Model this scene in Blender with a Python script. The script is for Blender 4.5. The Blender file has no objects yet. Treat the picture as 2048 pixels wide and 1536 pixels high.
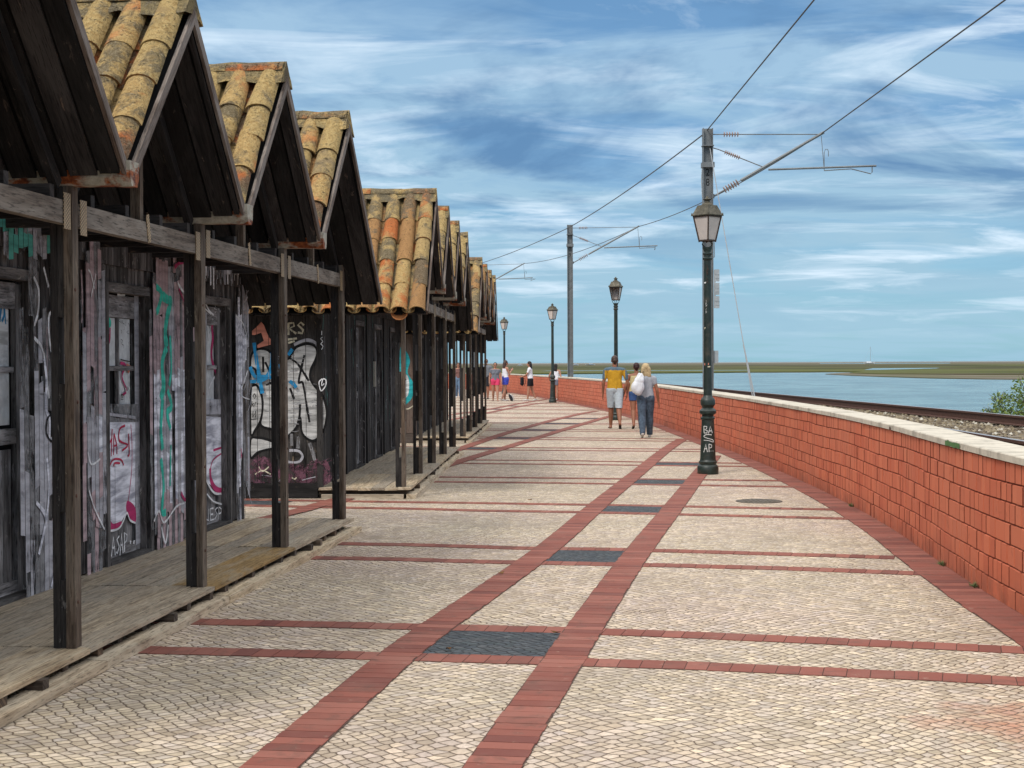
import bpy, bmesh, math, random
from mathutils import Vector, Matrix, noise as mnoise
from mathutils.geometry import tessellate_polygon
R = math.radians
rnd = random.Random(7)
scene = bpy.context.scene
COL = scene.collection

# ------------------------------------------------------------------ camera
FPX, CH, HZ = 3076.0, 1.65, 725.5          # focal length in photo pixels, eye height, horizon row
ROLL = R(.25); PITCH = math.atan((768 - HZ) / FPX)
cam_d = bpy.data.cameras.new('camera'); cam = bpy.data.objects.new('camera', cam_d); COL.objects.link(cam)
cam_d.sensor_width = 36; cam_d.lens = FPX / 2048 * 36; cam_d.clip_end = 60000; cam_d.clip_start = .05
cam.matrix_world = (Matrix.Translation((0, 0, CH)) @ Matrix.Rotation(R(90) - PITCH, 4, 'X') @ Matrix.Rotation(-ROLL, 4, 'Z'))
scene.camera = cam

def ray(x, y):
    u = (x - 1024) / FPX; v = -(y - 768) / FPX
    c, s = math.cos(ROLL), math.sin(ROLL)
    u2 = u * c + v * s; v2 = v * c - u * s
    cp, sp = math.cos(PITCH), math.sin(PITCH)
    return Vector((u2, cp + v2 * sp, -sp + v2 * cp))
def gp(x, y, h=0.0):                       # a point of the ground (or of a level h)
    r = ray(x, y); t = (h - CH) / r.z
    return Vector((r.x * t, r.y * t, h))
def at(x, y, Y):                           # a point at distance Y
    r = ray(x, y); r = r * (Y / r.y); return r + Vector((0, 0, CH))

# ------------------------------------------------------------------ light
SUN_EL, SUN_AZ = 50, 215                   # azimuth clockwise from +Y (the way the camera looks)
sd = Vector((math.sin(R(SUN_AZ)) * math.cos(R(SUN_EL)), math.cos(R(SUN_AZ)) * math.cos(R(SUN_EL)), math.sin(R(SUN_EL))))
sl = bpy.data.lights.new('sun', 'SUN'); sl.energy = 1.5; sl.angle = R(14); sl.color = (1, .94, .86)
so = bpy.data.objects.new('sun', sl); COL.objects.link(so); so.rotation_euler = (-sd).to_track_quat('-Z', 'Y').to_euler()
vs = scene.view_settings
vs.view_transform = 'Standard'; vs.look = 'None'; vs.gamma = 1; vs.exposure = 0.55; vs.use_curve_mapping = False

# ------------------------------------------------------------------ node helper
class NT:
    def __init__(s, tree): s.t = tree
    def n(s, typ, ins=None, **props):
        nd = s.t.nodes.new(typ)
        for k, v in props.items(): setattr(nd, k, v)
        for k, v in (ins or {}).items():
            sock = nd.inputs[k]
            if isinstance(v, bpy.types.NodeSocket): s.t.links.new(v, sock)
            else:
                if sock.type == 'RGBA' and len(v) == 3: v = (*v, 1)
                sock.default_value = v
        return nd
    def noise(s, vec, scale, detail=4, rough=.55, dist=0.0, d='3D', out=0):
        i = {'Scale': scale, 'Detail': detail, 'Roughness': rough, 'Distortion': dist}
        if vec is not None: i['Vector'] = vec
        return s.n('ShaderNodeTexNoise', i, noise_dimensions=d).outputs[out]
    def ramp(s, fac, *stops, interp='LINEAR'):
        nd = s.n('ShaderNodeValToRGB', {'Fac': fac}); e = nd.color_ramp.elements; nd.color_ramp.interpolation = interp
        while len(e) < len(stops): e.new(0.5)
        for k, (p, c) in enumerate(stops):
            e[k].position = p; e[k].color = (c, c, c, 1) if not hasattr(c, '__len__') else (*c, 1)
        return nd.outputs[0]
    def mix(s, f, a, b, mode='MIX'):
        nd = s.n('ShaderNodeMix', data_type='RGBA', blend_type=mode)
        for idx, v in ((0, f), (6, a), (7, b)):
            if isinstance(v, bpy.types.NodeSocket): s.t.links.new(v, nd.inputs[idx])
            elif idx == 0: nd.inputs[0].default_value = v
            else: nd.inputs[idx].default_value = (*v, 1) if hasattr(v, '__len__') else (v, v, v, 1)
        return nd.outputs[2]
    def m(s, op, a, b=0.0, c=None, clamp=False):
        nd = s.n('ShaderNodeMath', operation=op, use_clamp=clamp)
        for i, v in enumerate((a, b) if c is None else (a, b, c)):
            if isinstance(v, bpy.types.NodeSocket): s.t.links.new(v, nd.inputs[i])
            else: nd.inputs[i].default_value = v
        return nd.outputs[0]
    def mapr(s, v, a, b, c=0.0, d=1.0):
        return s.n('ShaderNodeMapRange', {'Value': v, 'From Min': a, 'From Max': b, 'To Min': c, 'To Max': d}).outputs[0]
    def mapping(s, vec, scale=(1, 1, 1), rot=(0, 0, 0), loc=(0, 0, 0)):
        return s.n('ShaderNodeMapping', {'Vector': vec, 'Scale': scale, 'Rotation': rot, 'Location': loc}).outputs[0]
    def bump(s, h, strength=.5, dist=.01):
        return s.n('ShaderNodeBump', {'Height': h, 'Strength': strength, 'Distance': dist}).outputs[0]

def new_mat(name):
    m = bpy.data.materials.new(name); m.use_nodes = True; t = m.node_tree
    for n in list(t.nodes): t.nodes.remove(n)
    N = NT(t); out = N.n('ShaderNodeOutputMaterial')
    return m, N, out
def pbsdf(N, out, col, rough=.8, normal=None, metal=0.0, spec=.3, alpha=None, trans=None):
    i = {'Base Color': col, 'Roughness': rough, 'Metallic': metal, 'Specular IOR Level': spec}
    if normal is not None: i['Normal'] = normal
    if alpha is not None: i['Alpha'] = alpha
    if trans is not None: i['Transmission Weight'] = trans
    b = N.n('ShaderNodeBsdfPrincipled', i)
    N.t.links.new(b.outputs[0], out.inputs['Surface']); return b

# ------------------------------------------------------------------ sky
world = bpy.data.worlds.new('World'); scene.world = world; world.use_nodes = True
wt = world.node_tree
for n in list(wt.nodes): wt.nodes.remove(n)
W = NT(wt)
sky = W.n('ShaderNodeTexSky', sky_type='NISHITA', sun_disc=False, sun_elevation=R(SUN_EL), sun_rotation=R(SUN_AZ), altitude=0, air_density=1.0, dust_density=.6, ozone_density=2.5)
tc = W.n('ShaderNodeTexCoord').outputs['Generated']
sp = W.n('ShaderNodeSeparateXYZ', {'Vector': tc})
zz = W.m('MAXIMUM', sp.outputs[2], 0.0)
den = W.m('ADD', zz, .10)
px = W.m('DIVIDE', sp.outputs[0], den); py = W.m('DIVIDE', sp.outputs[1], den)
P = W.n('ShaderNodeCombineXYZ', {'X': px, 'Y': py, 'Z': 0.0}).outputs[0]
n_big = W.noise(W.mapping(P, (.75, .75, 1), (0, 0, R(12)), (3.6, 2.9, 0)), 1.0, 7, .58, .35, '2D')      # slow banks of cloud
n_mid = W.noise(W.mapping(P, (1.0, 1.6, 1), (0, 0, R(-14)), (9.3, 4.2, 0)), 1.2, 7, .56, .4, '2D')
n_wsp = W.noise(W.mapping(P, (1.0, 1.5, 1), (0, 0, R(-10)), (1.4, 7.7, 0)), 1.5, 8, .59, .4, '2D')
skyc = W.mix(.80, sky.outputs[0], W.ramp(zz, (0.0, (2.0, 4.4, 5.7)), (.06, (1.8, 4.0, 5.8)), (.12, (1.35, 3.0, 5.1)), (.20, (1.1, 2.6, 4.7)), (.30, (.9, 2.1, 4.0))))
grey = W.mix(W.mapr(zz, .0, .2), (3.0, 4.8, 5.9), (3.0, 4.6, 6.2))
c1 = W.mix(W.ramp(n_mid, (.34, 0.0), (.54, .95)), skyc, grey)
dark = W.mix(W.mapr(zz, .03, .12), (1.7, 3.3, 4.8), (1.0, 2.15, 3.9))
c2 = W.mix(W.m('MULTIPLY', W.ramp(n_big, (.47, 0.0), (.59, .9)), W.mapr(zz, .05, .12, .12, 1.0)), c1, dark)
wh = W.m('MULTIPLY', W.ramp(n_wsp, (.48, 0.0), (.68, 1.0)), W.ramp(n_big, (.42, 1.0), (.58, .08)))
wh = W.m('MULTIPLY', wh, W.mapr(zz, .012, .045))
c3 = W.mix(W.m('MULTIPLY', wh, .85), c2, (6.3, 7.5, 8.6))
# overcast made brighter high overhead, above the picture, to add light to the scene
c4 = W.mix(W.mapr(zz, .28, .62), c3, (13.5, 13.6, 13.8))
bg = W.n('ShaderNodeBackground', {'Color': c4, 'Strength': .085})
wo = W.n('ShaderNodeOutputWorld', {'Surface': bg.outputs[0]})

# ------------------------------------------------------------------ mesh builder
class MB:
    def __init__(s): s.v = []; s.f = []; s.uv = []; s.mi = []
    def poly(s, pts, uvs=None, mi=0):
        b = len(s.v); s.v += [tuple(p) for p in pts]; s.f.append(tuple(range(b, b + len(pts))))
        s.uv.append(uvs or [(0, 0)] * len(pts)); s.mi.append(mi)
    def box(s, c, h, ax=(1, 0, 0), ay=(0, 1, 0), az=None, long=None, mi=0, jit=0.0, taper=None):
        """box: centre, half sizes, axes; uv runs along the longest axis in metres; shared verts so it is one island"""
        c = Vector(c); ax = Vector(ax).normalized(); ay = Vector(ay).normalized()
        az = Vector(az).normalized() if az is not None else ax.cross(ay)
        A = (ax, ay, az)
        if long is None: long = max(range(3), key=lambda i: h[i])
        o1, o2 = [i for i in range(3) if i != long]
        ru, rv = rnd.random() * 30, rnd.random() * 30
        b = len(s.v); pts = []
        for sx in (-1, 1):
            for sy in (-1, 1):
                for sz in (-1, 1):
                    q = (sx * h[0], sy * h[1], sz * h[2])
                    j = [(rnd.random() - .5) * 2 * jit for _ in range(3)]
                    q = [q[i] + j[i] for i in range(3)]
                    if taper and sz > 0: q[0] *= taper; q[1] *= taper
                    pts.append(q); s.v.append(tuple(c + ax * q[0] + ay * q[1] + az * q[2]))
        for f in ((0, 1, 3, 2), (4, 6, 7, 5), (0, 4, 5, 1), (2, 3, 7, 6), (0, 2, 6, 4), (1, 5, 7, 3)):
            s.f.append(tuple(b + i for i in f))
            s.uv.append([(pts[i][long] + ru, pts[i][o1] + pts[i][o2] + rv) for i in f]); s.mi.append(mi)
    def beam(s, p0, p1, w, t, up=(0, 0, 1), mi=0, jit=0.0):
        p0 = Vector(p0); p1 = Vector(p1); d = p1 - p0; L = d.length; d.normalize()
        side = d.cross(Vector(up)); side.normalize(); u2 = side.cross(d)
        s.box((p0 + p1) / 2, (w / 2, t / 2, L / 2), side, u2, d, long=2, mi=mi, jit=jit)
    def lathe(s, prof, c=(0, 0, 0), n=20, mi=0, axis=None, cap=True):
        """prof [(r,z)]"""
        c = Vector(c); b = len(s.v); k = len(prof)
        M = axis.to_3x3() if axis is not None else Matrix.Identity(3)
        for i in range(n):
            a = 2 * math.pi * i / n
            for r, z in prof: s.v.append(tuple(c + M @ Vector((r * math.cos(a), r * math.sin(a), z))))
        for i in range(n):
            j = (i + 1) % n
            for q in range(k - 1):
                s.f.append((b + i * k + q, b + j * k + q, b + j * k + q + 1, b + i * k + q + 1))
                s.uv.append([(i / n, prof[q][1]), ((i + 1) / n, prof[q][1]), ((i + 1) / n, prof[q + 1][1]), (i / n, prof[q + 1][1])]); s.mi.append(mi)
        if cap:
            for q, rev in ((0, True), (k - 1, False)):
                ids = [b + i * k + q for i in range(n)]
                if rev: ids.reverse()
                s.f.append(tuple(ids)); s.uv.append([(0, 0)] * n); s.mi.append(mi)
    def tube(s, pts, r, n=8, mi=0, r1=None):
        pts = [Vector(p) for p in pts]; b = len(s.v); m = len(pts)
        up = Vector((0, 0, 1)); acc = 0
        for i, p in enumerate(pts):
            d = (pts[min(i + 1, m - 1)] - pts[max(i - 1, 0)]).normalized()
            a = d.cross(up if abs(d.z) < .95 else Vector((1, 0, 0))).normalized(); c = a.cross(d)
            rr = r if r1 is None else r + (r1 - r) * i / (m - 1)
            for k in range(n):
                t = 2 * math.pi * k / n; s.v.append(tuple(p + (a * math.cos(t) + c * math.sin(t)) * rr))
        for i in range(m - 1):
            L = (pts[i + 1] - pts[i]).length
            for k in range(n):
                j = (k + 1) % n
                s.f.append((b + i * n + k, b + i * n + j, b + (i + 1) * n + j, b + (i + 1) * n + k))
                s.uv.append([(acc, k / n * r * 6), (acc, (k + 1) / n * r * 6), (acc + L, (k + 1) / n * r * 6), (acc + L, k / n * r * 6)]); s.mi.append(mi)
            acc += L
        s.f.append(tuple(b + k for k in range(n - 1, -1, -1))); s.uv.append([(0, 0)] * n); s.mi.append(mi)
        s.f.append(tuple(b + (m - 1) * n + k for k in range(n))); s.uv.append([(0, 0)] * n); s.mi.append(mi)
    def build(s, name, mats, parent=None, smooth=False, recalc=True):
        me = bpy.data.meshes.new(name); me.from_pydata(s.v, [], s.f)
        uvl = me.uv_layers.new(name='UVMap'); k = 0; flat = []
        for u in s.uv:
            for q in u: flat += [q[0], q[1]]
        uvl.data.foreach_set('uv', flat)
        if not isinstance(mats, (list, tuple)): mats = [mats]
        for m in mats: me.materials.append(m)
        me.polygons.foreach_set('material_index', s.mi)
        if smooth: me.polygons.foreach_set('use_smooth', [True] * len(me.polygons))
        me.update()
        if recalc:
            bm = bmesh.new(); bm.from_mesh(me); bmesh.ops.recalc_face_normals(bm, faces=bm.faces); bm.to_mesh(me); bm.free()
        o = bpy.data.objects.new(name, me); COL.objects.link(o)
        if parent is not None: o.parent = parent
        return o
def smooth_by_angle(o, ang=35):
    o.data.polygons.foreach_set('use_smooth', [True] * len(o.data.polygons))
    o.data.set_sharp_from_angle(angle=R(ang))
    return o
def tag(o, label=None, cat=None, group=None, kind=None):
    if label: o['label'] = label
    if cat: o['category'] = cat
    if group: o['group'] = group
    if kind: o['kind'] = kind
    return o
def empty(name, loc, rz=0, **kw):
    o = bpy.data.objects.new(name, None); COL.objects.link(o); o.location = loc; o.rotation_euler = (0, 0, rz); o.empty_display_size = .2
    return tag(o, **kw)
def catmull(pts, sub=6, closed=False):
    pts = [Vector(p) for p in pts]; n = len(pts); out = []
    rng = range(n if closed else n - 1)
    for i in rng:
        if closed: p0, p1, p2, p3 = pts[(i - 1) % n], pts[i], pts[(i + 1) % n], pts[(i + 2) % n]
        else: p0, p1, p2, p3 = pts[max(i - 1, 0)], pts[i], pts[i + 1], pts[min(i + 2, n - 1)]
        for k in range(sub):
            t = k / sub
            out.append(.5 * ((2 * p1) + (p2 - p0) * t + (2 * p0 - 5 * p1 + 4 * p2 - p3) * t * t + (3 * p1 - p0 - 3 * p2 + p3) * t ** 3))
    if not closed: out.append(pts[-1])
    return out
def resample(pts, step):
    pts = [Vector(p) for p in pts]; out = [pts[0].copy()]; carry = 0
    for a, b in zip(pts, pts[1:]):
        L = (b - a).length; d = step - carry
        while d <= L: out.append(a + (b - a) * (d / L)); d += step
        carry = L - (d - step)
    return out

# ------------------------------------------------------------------ materials
def wood(name, c_dark, c_light, c_grey, rough=.85, grain=45, isl=.5, knots=True, bstr=.55, chip=None):
    m, N, out = new_mat(name)
    uv = N.n('ShaderNodeUVMap').outputs[0]
    g1 = N.noise(N.mapping(uv, (2.2, grain, 1)), 1, 6, .62, .25, '2D')
    g2 = N.noise(N.mapping(uv, (9, grain * 3.2, 1)), 1, 4, .6, 0, '2D')
    g3 = N.noise(N.mapping(uv, (1.3, 6, 1)), 1, 4, .6, .6, '2D')
    isr = N.n('ShaderNodeNewGeometry').outputs['Random Per Island']
    col = N.mix(N.ramp(g1, (.3, 0.0), (.7, 1.0)), c_dark, c_light)
    col = N.mix(N.ramp(g3, (.42, 0.0), (.68, .8)), col, c_grey)
    col = N.mix(N.ramp(g2, (.30, .75), (.46, 0.0)), col, tuple(x * .25 for x in c_dark))
    if chip:
        ch = N.noise(N.mapping(uv, (5, 14, 1)), 1, 6, .7, .4, '2D')
        col = N.mix(N.ramp(ch, (.64, 0.0), (.70, .85)), col, chip)
    v = N.mapr(isr, 0, 1, 1 - isl, 1 + isl)
    col = N.n('ShaderNodeHueSaturation', {'Color': col, 'Value': v, 'Saturation': N.mapr(isr, 0, 1, .8, 1.1)}).outputs[0]
    h = N.m('ADD', g1, N.m('MULTIPLY', g2, .6))
    pbsdf(N, out, col, rough, N.bump(h, bstr, .004), spec=.25)
    return m
M = {}
M['hut'] = wood('near_black_hut_wood', (.007, .0065, .007), (.024, .021, .0205), (.046, .042, .041), isl=.55, chip=(.10, .075, .06))  # near-black wood of the roof boards, rafters and tie joists
M['hutwall'] = wood('dark_stained_slats', (.016, .014, .014), (.080, .073, .072), (.17, .16, .155), isl=.6, chip=(.34, .32, .30))
M['post'] = wood('weathered_brown_post', (.024, .016, .012), (.135, .095, .066), (.17, .14, .11), isl=.35, chip=(.22, .18, .13))
M['postdark'] = wood('dark_post_plank', (.010, .009, .009), (.035, .030, .028), (.05, .045, .042), isl=.3, chip=(.15, .14, .13))
M['lintel'] = wood('grey_beam_wood', (.060, .047, .038), (.19, .155, .125), (.26, .23, .195), isl=.2, grain=30)
M['deck'] = wood('weathered_deck_wood', (.20, .150, .100), (.50, .405, .285), (.38, .325, .25), isl=.22, grain=38, bstr=.9)
M['kerb'] = wood('bleached_timber', (.27, .205, .135), (.60, .49, .35), (.48, .41, .31), isl=.18, grain=22, bstr=1.0)
M['stainboard'] = wood('ochre_stained_board', (.17, .11, .05), (.34, .23, .11), (.30, .25, .18), isl=.1)
M['barge'] = wood('bleached_barge_board', (.045, .032, .025), (.165, .12, .095), (.26, .225, .20), isl=.3, grain=60)
M['hutdark'] = wood('dark_end_wall_boards', (.010, .009, .009), (.032, .029, .028), (.06, .055, .052), isl=.5, chip=(.14, .11, .08))
M['brownwall'] = wood('reddish_brown_slats', (.085, .058, .045), (.17, .12, .095), (.12, .095, .08), isl=.3)
M['doorwood'] = wood('grey_worn_door', (.045, .043, .044), (.22, .21, .21), (.38, .37, .38), isl=.25, grain=28, chip=(.36, .35, .36))

def simple(name, col, rough=.7, var=.25, scale=18, metal=0.0, bump=.2, spec=.3, dirt=None, bd=.003):
    m, N, out = new_mat(name)
    tcn = N.n('ShaderNodeTexCoord').outputs['Object']
    a = N.noise(tcn, scale, 5, .6)
    c = N.mix(N.ramp(a, (.3, 0.0), (.7, 1.0)), tuple(x * (1 - var) for x in col), tuple(min(1, x * (1 + var)) for x in col))
    if dirt:
        d = N.noise(tcn, scale * .35, 7, .68, .5)
        c = N.mix(N.ramp(d, (.52, 0.0), (.66, .85)), c, dirt)
    pbsdf(N, out, c, rough, N.bump(a, bump, bd), metal, spec)
    return m
M['castiron'] = simple('dark_green_cast_iron', (.014, .024, .020), .45, .35, 14, 0, .35, .45, dirt=(.055, .048, .035))
M['lampcap'] = simple('weathered_bronze_cap', (.075, .066, .045), .6, .4, 20, .3, .3, .4, dirt=(.17, .15, .11))
M['lampframe'] = simple('rusty_dark_frame', (.045, .028, .020), .6, .4, 30)
M['glass'] = simple('frosted_lamp_glass', (.52, .46, .42), .35, .10, 6, 0, .05, .5)
M['steel'] = simple('grey_painted_steel', (.17, .18, .185), .55, .18, 5, .2, .15, .4, dirt=(.12, .12, .12))
M['steellt'] = simple('galvanised_steel', (.40, .42, .43), .5, .15, 8, .4, .1)
M['insul'] = simple('brown_ribbed_insulator', (.33, .22, .18), .4, .2, 30)
M['guy'] = simple('stay_cable', (.27, .28, .29), .6, .05, 4)
M['wire'] = simple('dark_cable', (.075, .078, .085), .6, .1, 30)
M['black'] = simple('black_lettering', (.012, .012, .012), .6, .1)
M['paintw'] = simple('white_spray_paint', (.60, .60, .58), .7, .12, 40)
M['cap'] = simple('pale_coping_stone', (.50, .455, .375), .85, .14, 9, 0, .4, .2, dirt=(.25, .225, .18), bd=.006)
M['core'] = simple('red_mortar', (.18, .045, .024), .9, .3, 40)
M['grout'] = simple('dark_grout', (.085, .045, .034), .95, .4, 60)
M['greenp'] = simple('green_paint', (.07, .16, .05), .7, .3, 30)
M['metalplate'] = simple('perforated_tan_plate', (.42, .32, .20), .6, .2, 60, .3)
M['manhole'] = simple('cast_manhole', (.10, .085, .065), .7, .3, 40, .3, .5)
M['inside'] = simple('painted_shade_black', (.006, .006, .007), .95)  # near-black, puts the shade behind gaps into the colour
M['iron'] = simple('rail_rust', (.085, .040, .028), .7, .3, 20, .2)
M['railtop'] = simple('polished_rail_head', (.40, .38, .37), .35, .1, 10, .8)
M['sleeper'] = simple('weathered_sleeper', (.20, .165, .125), .9, .3, 12)

# rusty gutter
def gutter_mat():
    m, N, out = new_mat('rusting_zinc_gutter')
    tcn = N.n('ShaderNodeTexCoord').outputs['Object']
    a = N.noise(N.mapping(tcn, (2.3, 2.3, 5)), 1.6, 6, .65, .4)
    b = N.noise(tcn, 26, 5, .7)
    c = N.mix(N.ramp(b, (.35, 0.0), (.65, 1.0)), (.24, .22, .175), (.40, .37, .30))
    rust = N.mix(N.ramp(b, (.4, 0.0), (.62, 1.0)), (.09, .018, .006), (.30, .085, .022))
    c = N.mix(N.ramp(a, (.48, 0.0), (.56, 1.0)), c, rust)
    pbsdf(N, out, c, .7, N.bump(b, .4, .003), .1); return m
M['gutter'] = gutter_mat()

# roof tiles: terracotta under lichen
def tile_mat(name, mort=False):
    m, N, out = new_mat(name)
    tcn = N.n('ShaderNodeTexCoord').outputs['Object']
    g = N.n('ShaderNodeNewGeometry'); isr = g.outputs['Random Per Island']
    l1 = N.noise(tcn, 2.6, 6, .62, .7)
    l2 = N.noise(tcn, 30, 8, .72, .3)
    l3 = N.noise(tcn, 85, 4, .7)
    if mort: base = N.mix(N.ramp(l2, (.35, 0.0), (.6, 1.0)), (.13, .10, .055), (.30, .235, .12))
    else: base = N.ramp(isr, (0.0, (.36, .20, .085)), (.20, (.40, .28, .125)), (.40, (.44, .145, .050)), (.56, (.30, .225, .125)), (.70, (.50, .21, .080)), (.84, (.29, .205, .11)), interp='CONSTANT')
    ochre = N.mix(N.ramp(l2, (.35, 0.0), (.6, 1.0)), (.31, .20, .075), (.53, .39, .175))
    sh = N.m('ADD', l1, N.mapr(isr, 0, 1, -.20, .20) if not mort else -.02)
    c = N.mix(N.ramp(sh, (.44, 0.0), (.56, .92)), base, ochre)
    gry = N.m('ADD', N.noise(N.mapping(tcn, (1, 1, 1), (0, 0, 0), (4, 9, 2)), 5.0, 8, .70, .6), N.mapr(N.m('FRACT', N.m('MULTIPLY', isr, 7.3)), 0, 1, -.10, .12) if not mort else .06)
    c = N.mix(N.ramp(gry, (.51, 0.0), (.61, .82)), c, N.mix(N.ramp(l3, (.35, 0.0), (.65, 1.0)), (.050, .040, .026), (.22, .19, .135)))
    c = N.mix(N.ramp(l2, (.56, 0.0), (.64, .8)), c, (.055, .042, .026))
    c = N.mix(N.ramp(l3, (.66, 0.0), (.72, .8)), c, (.52, .49, .40))
    vor = N.n('ShaderNodeTexVoronoi', {'Vector': N.n('ShaderNodeVectorMath', {0: tcn, 1: N.noise(tcn, 14, 3, .6, out=1)}, operation='ADD').outputs[0], 'Scale': 5.0}, feature='DISTANCE_TO_EDGE').outputs[0]
    crack = N.ramp(vor, (.006, 1.0), (.016, 0.0))
    c = N.mix(N.m('MULTIPLY', crack, .6), c, (.03, .022, .014))
    h = N.m('ADD', N.m('MULTIPLY', l2, 1.3), N.m('MULTIPLY', l3, .5)); h = N.m('SUBTRACT', h, N.m('MULTIPLY', crack, .4))
    pbsdf(N, out, c, .95, N.bump(h, 1.0, .016), spec=.10); return m
M['tile'] = tile_mat('lichen_covered_clay_tile'); M['mortar'] = tile_mat('lichen_covered_mortar', True)

# wall brick, painted
def brick_mat():
    m, N, out = new_mat('painted_orange_red_brick')
    tcn = N.n('ShaderNodeTexCoord').outputs['Object']
    isr = N.n('ShaderNodeNewGeometry').outputs['Random Per Island']
    a = N.noise(tcn, 1.1, 5, .6); b = N.noise(tcn, 45, 4, .65); d = N.noise(tcn, 7, 6, .7, .4)
    c = N.mix(isr, (.45, .108, .055), (.56, .155, .078))
    c = N.mix(N.ramp(a, (.4, 0.0), (.65, .5)), c, (.50, .17, .095))
    c = N.mix(N.ramp(d, (.60, 0.0), (.70, .5)), c, (.24, .065, .035))
    c = N.mix(N.ramp(b, (.72, 0.0), (.76, .5)), c, (.6, .42, .33))
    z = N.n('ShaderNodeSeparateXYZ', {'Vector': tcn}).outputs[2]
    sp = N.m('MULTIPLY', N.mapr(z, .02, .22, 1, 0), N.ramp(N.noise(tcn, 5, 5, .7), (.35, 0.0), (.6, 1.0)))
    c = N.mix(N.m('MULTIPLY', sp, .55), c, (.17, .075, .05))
    pbsdf(N, out, c, .75, N.bump(b, .35, .004), spec=.25); return m
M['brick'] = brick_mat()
def paver_mat():
    m, N, out = new_mat('dull_red_paving_brick')
    geo = N.n('ShaderNodeNewGeometry'); tcn = geo.outputs['Position']; isr = geo.outputs['Random Per Island']
    a = N.noise(tcn, 2.2, 5, .62); b = N.noise(tcn, 60, 4, .65)
    c = N.ramp(isr, (0, (.145, .050, .040)), (.3, (.20, .068, .050)), (.7, (.235, .080, .058)), (1, (.28, .11, .082)))
    c = N.mix(N.ramp(a, (.45, 0.0), (.68, .5)), c, (.24, .11, .085))
    dd = N.noise(tcn, 5.5, 8, .72, .5); c = N.mix(N.ramp(dd, (.52, 0.0), (.66, .6)), c, (.11, .062, .048)); e2 = N.noise(tcn, 9, 7, .7); c = N.mix(N.ramp(e2, (.62, 0.0), (.70, .45)), c, (.36, .26, .20))
    c = N.mix(N.ramp(b, (.66, 0.0), (.74, .5)), c, (.12, .05, .04))
    pbsdf(N, out, c, .82, N.bump(b, .3, .003), spec=.2); return m
M['paver'] = paver_mat()

def cobble_mat(name, cols, joint, rot=52, scale=17.0, stain=False, jw=(.030, .085)):
    m, N, out = new_mat(name)
    pos = N.n('ShaderNodeNewGeometry').outputs['Position']
    wob = N.noise(pos, .55, 2, .5, out=1)
    wv = N.n('ShaderNodeVectorMath', {0: wob, 'Scale': .55}, operation='SCALE').outputs[0]
    sm = N.noise(pos, 16, 2, .5, out=1)
    wv2 = N.n('ShaderNodeVectorMath', {0: sm, 'Scale': .016}, operation='SCALE').outputs[0]
    p = N.n('ShaderNodeVectorMath', {0: N.n('ShaderNodeVectorMath', {0: pos, 1: wv}, operation='ADD').outputs[0], 1: wv2}, operation='ADD').outputs[0]
    p = N.mapping(p, (1, 1, 0), (0, 0, R(rot)))
    p = N.mapping(p, (1.0, .92, 1))
    ve = N.n('ShaderNodeTexVoronoi', {'Vector': p, 'Scale': scale, 'Randomness': .38}, feature='DISTANCE_TO_EDGE', voronoi_dimensions='2D').outputs[0]
    vc = N.n('ShaderNodeTexVoronoi', {'Vector': p, 'Scale': scale, 'Randomness': .38}, feature='F1', voronoi_dimensions='2D').outputs['Color']
    r1 = N.n('ShaderNodeSeparateColor', {'Color': vc})
    c = N.ramp(r1.outputs[0], *cols)
    c = N.n('ShaderNodeHueSaturation', {'Color': c, 'Value': N.mapr(r1.outputs[1], 0, 1, .78, 1.18)}).outputs[0]
    f = N.noise(pos, 42, 6, .7); f2 = N.noise(pos, 1.0, 6, .65, .3)
    c = N.mix(N.ramp(f, (.36, .45), (.55, 0.0)), c, tuple(x * .45 for x in cols[0][1]))
    c = N.mix(N.ramp(f, (.60, 0.0), (.75, .5)), c, tuple(min(1, x * 1.45) for x in cols[-1][1]))
    c = N.mix(N.ramp(f2, (.44, 0.0), (.70, .50)), c, tuple(x * .50 for x in cols[1][1]))
    f4 = N.noise(pos, 2.6, 7, .72, .4); c = N.mix(N.ramp(f4, (.55, 0.0), (.70, .55)), c, tuple(x * .55 for x in cols[0][1]))
    if stain:
        c = N.mix(N.m('MULTIPLY', N.ramp(N.noise(pos, .28, 3, .5), (.4, 0.0), (.6, .55)), 1.0), c, N.mix(1.0, c, (1.0, .93, 1.02), 'MULTIPLY'))
        d = N.n('ShaderNodeVectorMath', {0: pos, 1: (2.62, 6.95, 0)}, operation='SUBTRACT').outputs[0]
        d = N.mapping(d, (1.1, 1.5, 1)); ln = N.n('ShaderNodeVectorMath', {0: d}, operation='LENGTH').outputs['Value']
        ln = N.m('ADD', ln, N.m('MULTIPLY', N.m('SUBTRACT', N.noise(pos, 3.5, 6, .7), .5), 2.0))
        c = N.mix(N.ramp(ln, (.1, .75), (.85, 0.0)), c, (.42, .15, .08))
    jn = N.m('ADD', ve, N.m('MULTIPLY', N.m('SUBTRACT', N.noise(pos, 30, 3, .6), .5), .05))
    jf = N.mapr(jn, jw[0], jw[1])
    c = N.mix(N.m('SUBTRACT', 1.0, jf), c, joint)
    h = N.m('ADD', N.m('MULTIPLY', N.ramp(ve, (.0, 0.0), (.16, .85), (.5, 1.0)), 1.0), N.m('MULTIPLY', f, .22))
    h = N.m('ADD', h, N.m('MULTIPLY', r1.outputs[2], .35))
    pbsdf(N, out, c, .8, N.bump(h, .8, .010), spec=.22); return m
M['cobble'] = cobble_mat('limestone_setts', ((0.0, (.48, .39, .275)), (.3, (.55, .46, .345)), (.55, (.52, .44, .36)), (.8, (.64, .53, .375)), (1.0, (.53, .46, .39))), (.125, .090, .062), stain=True)
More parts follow.
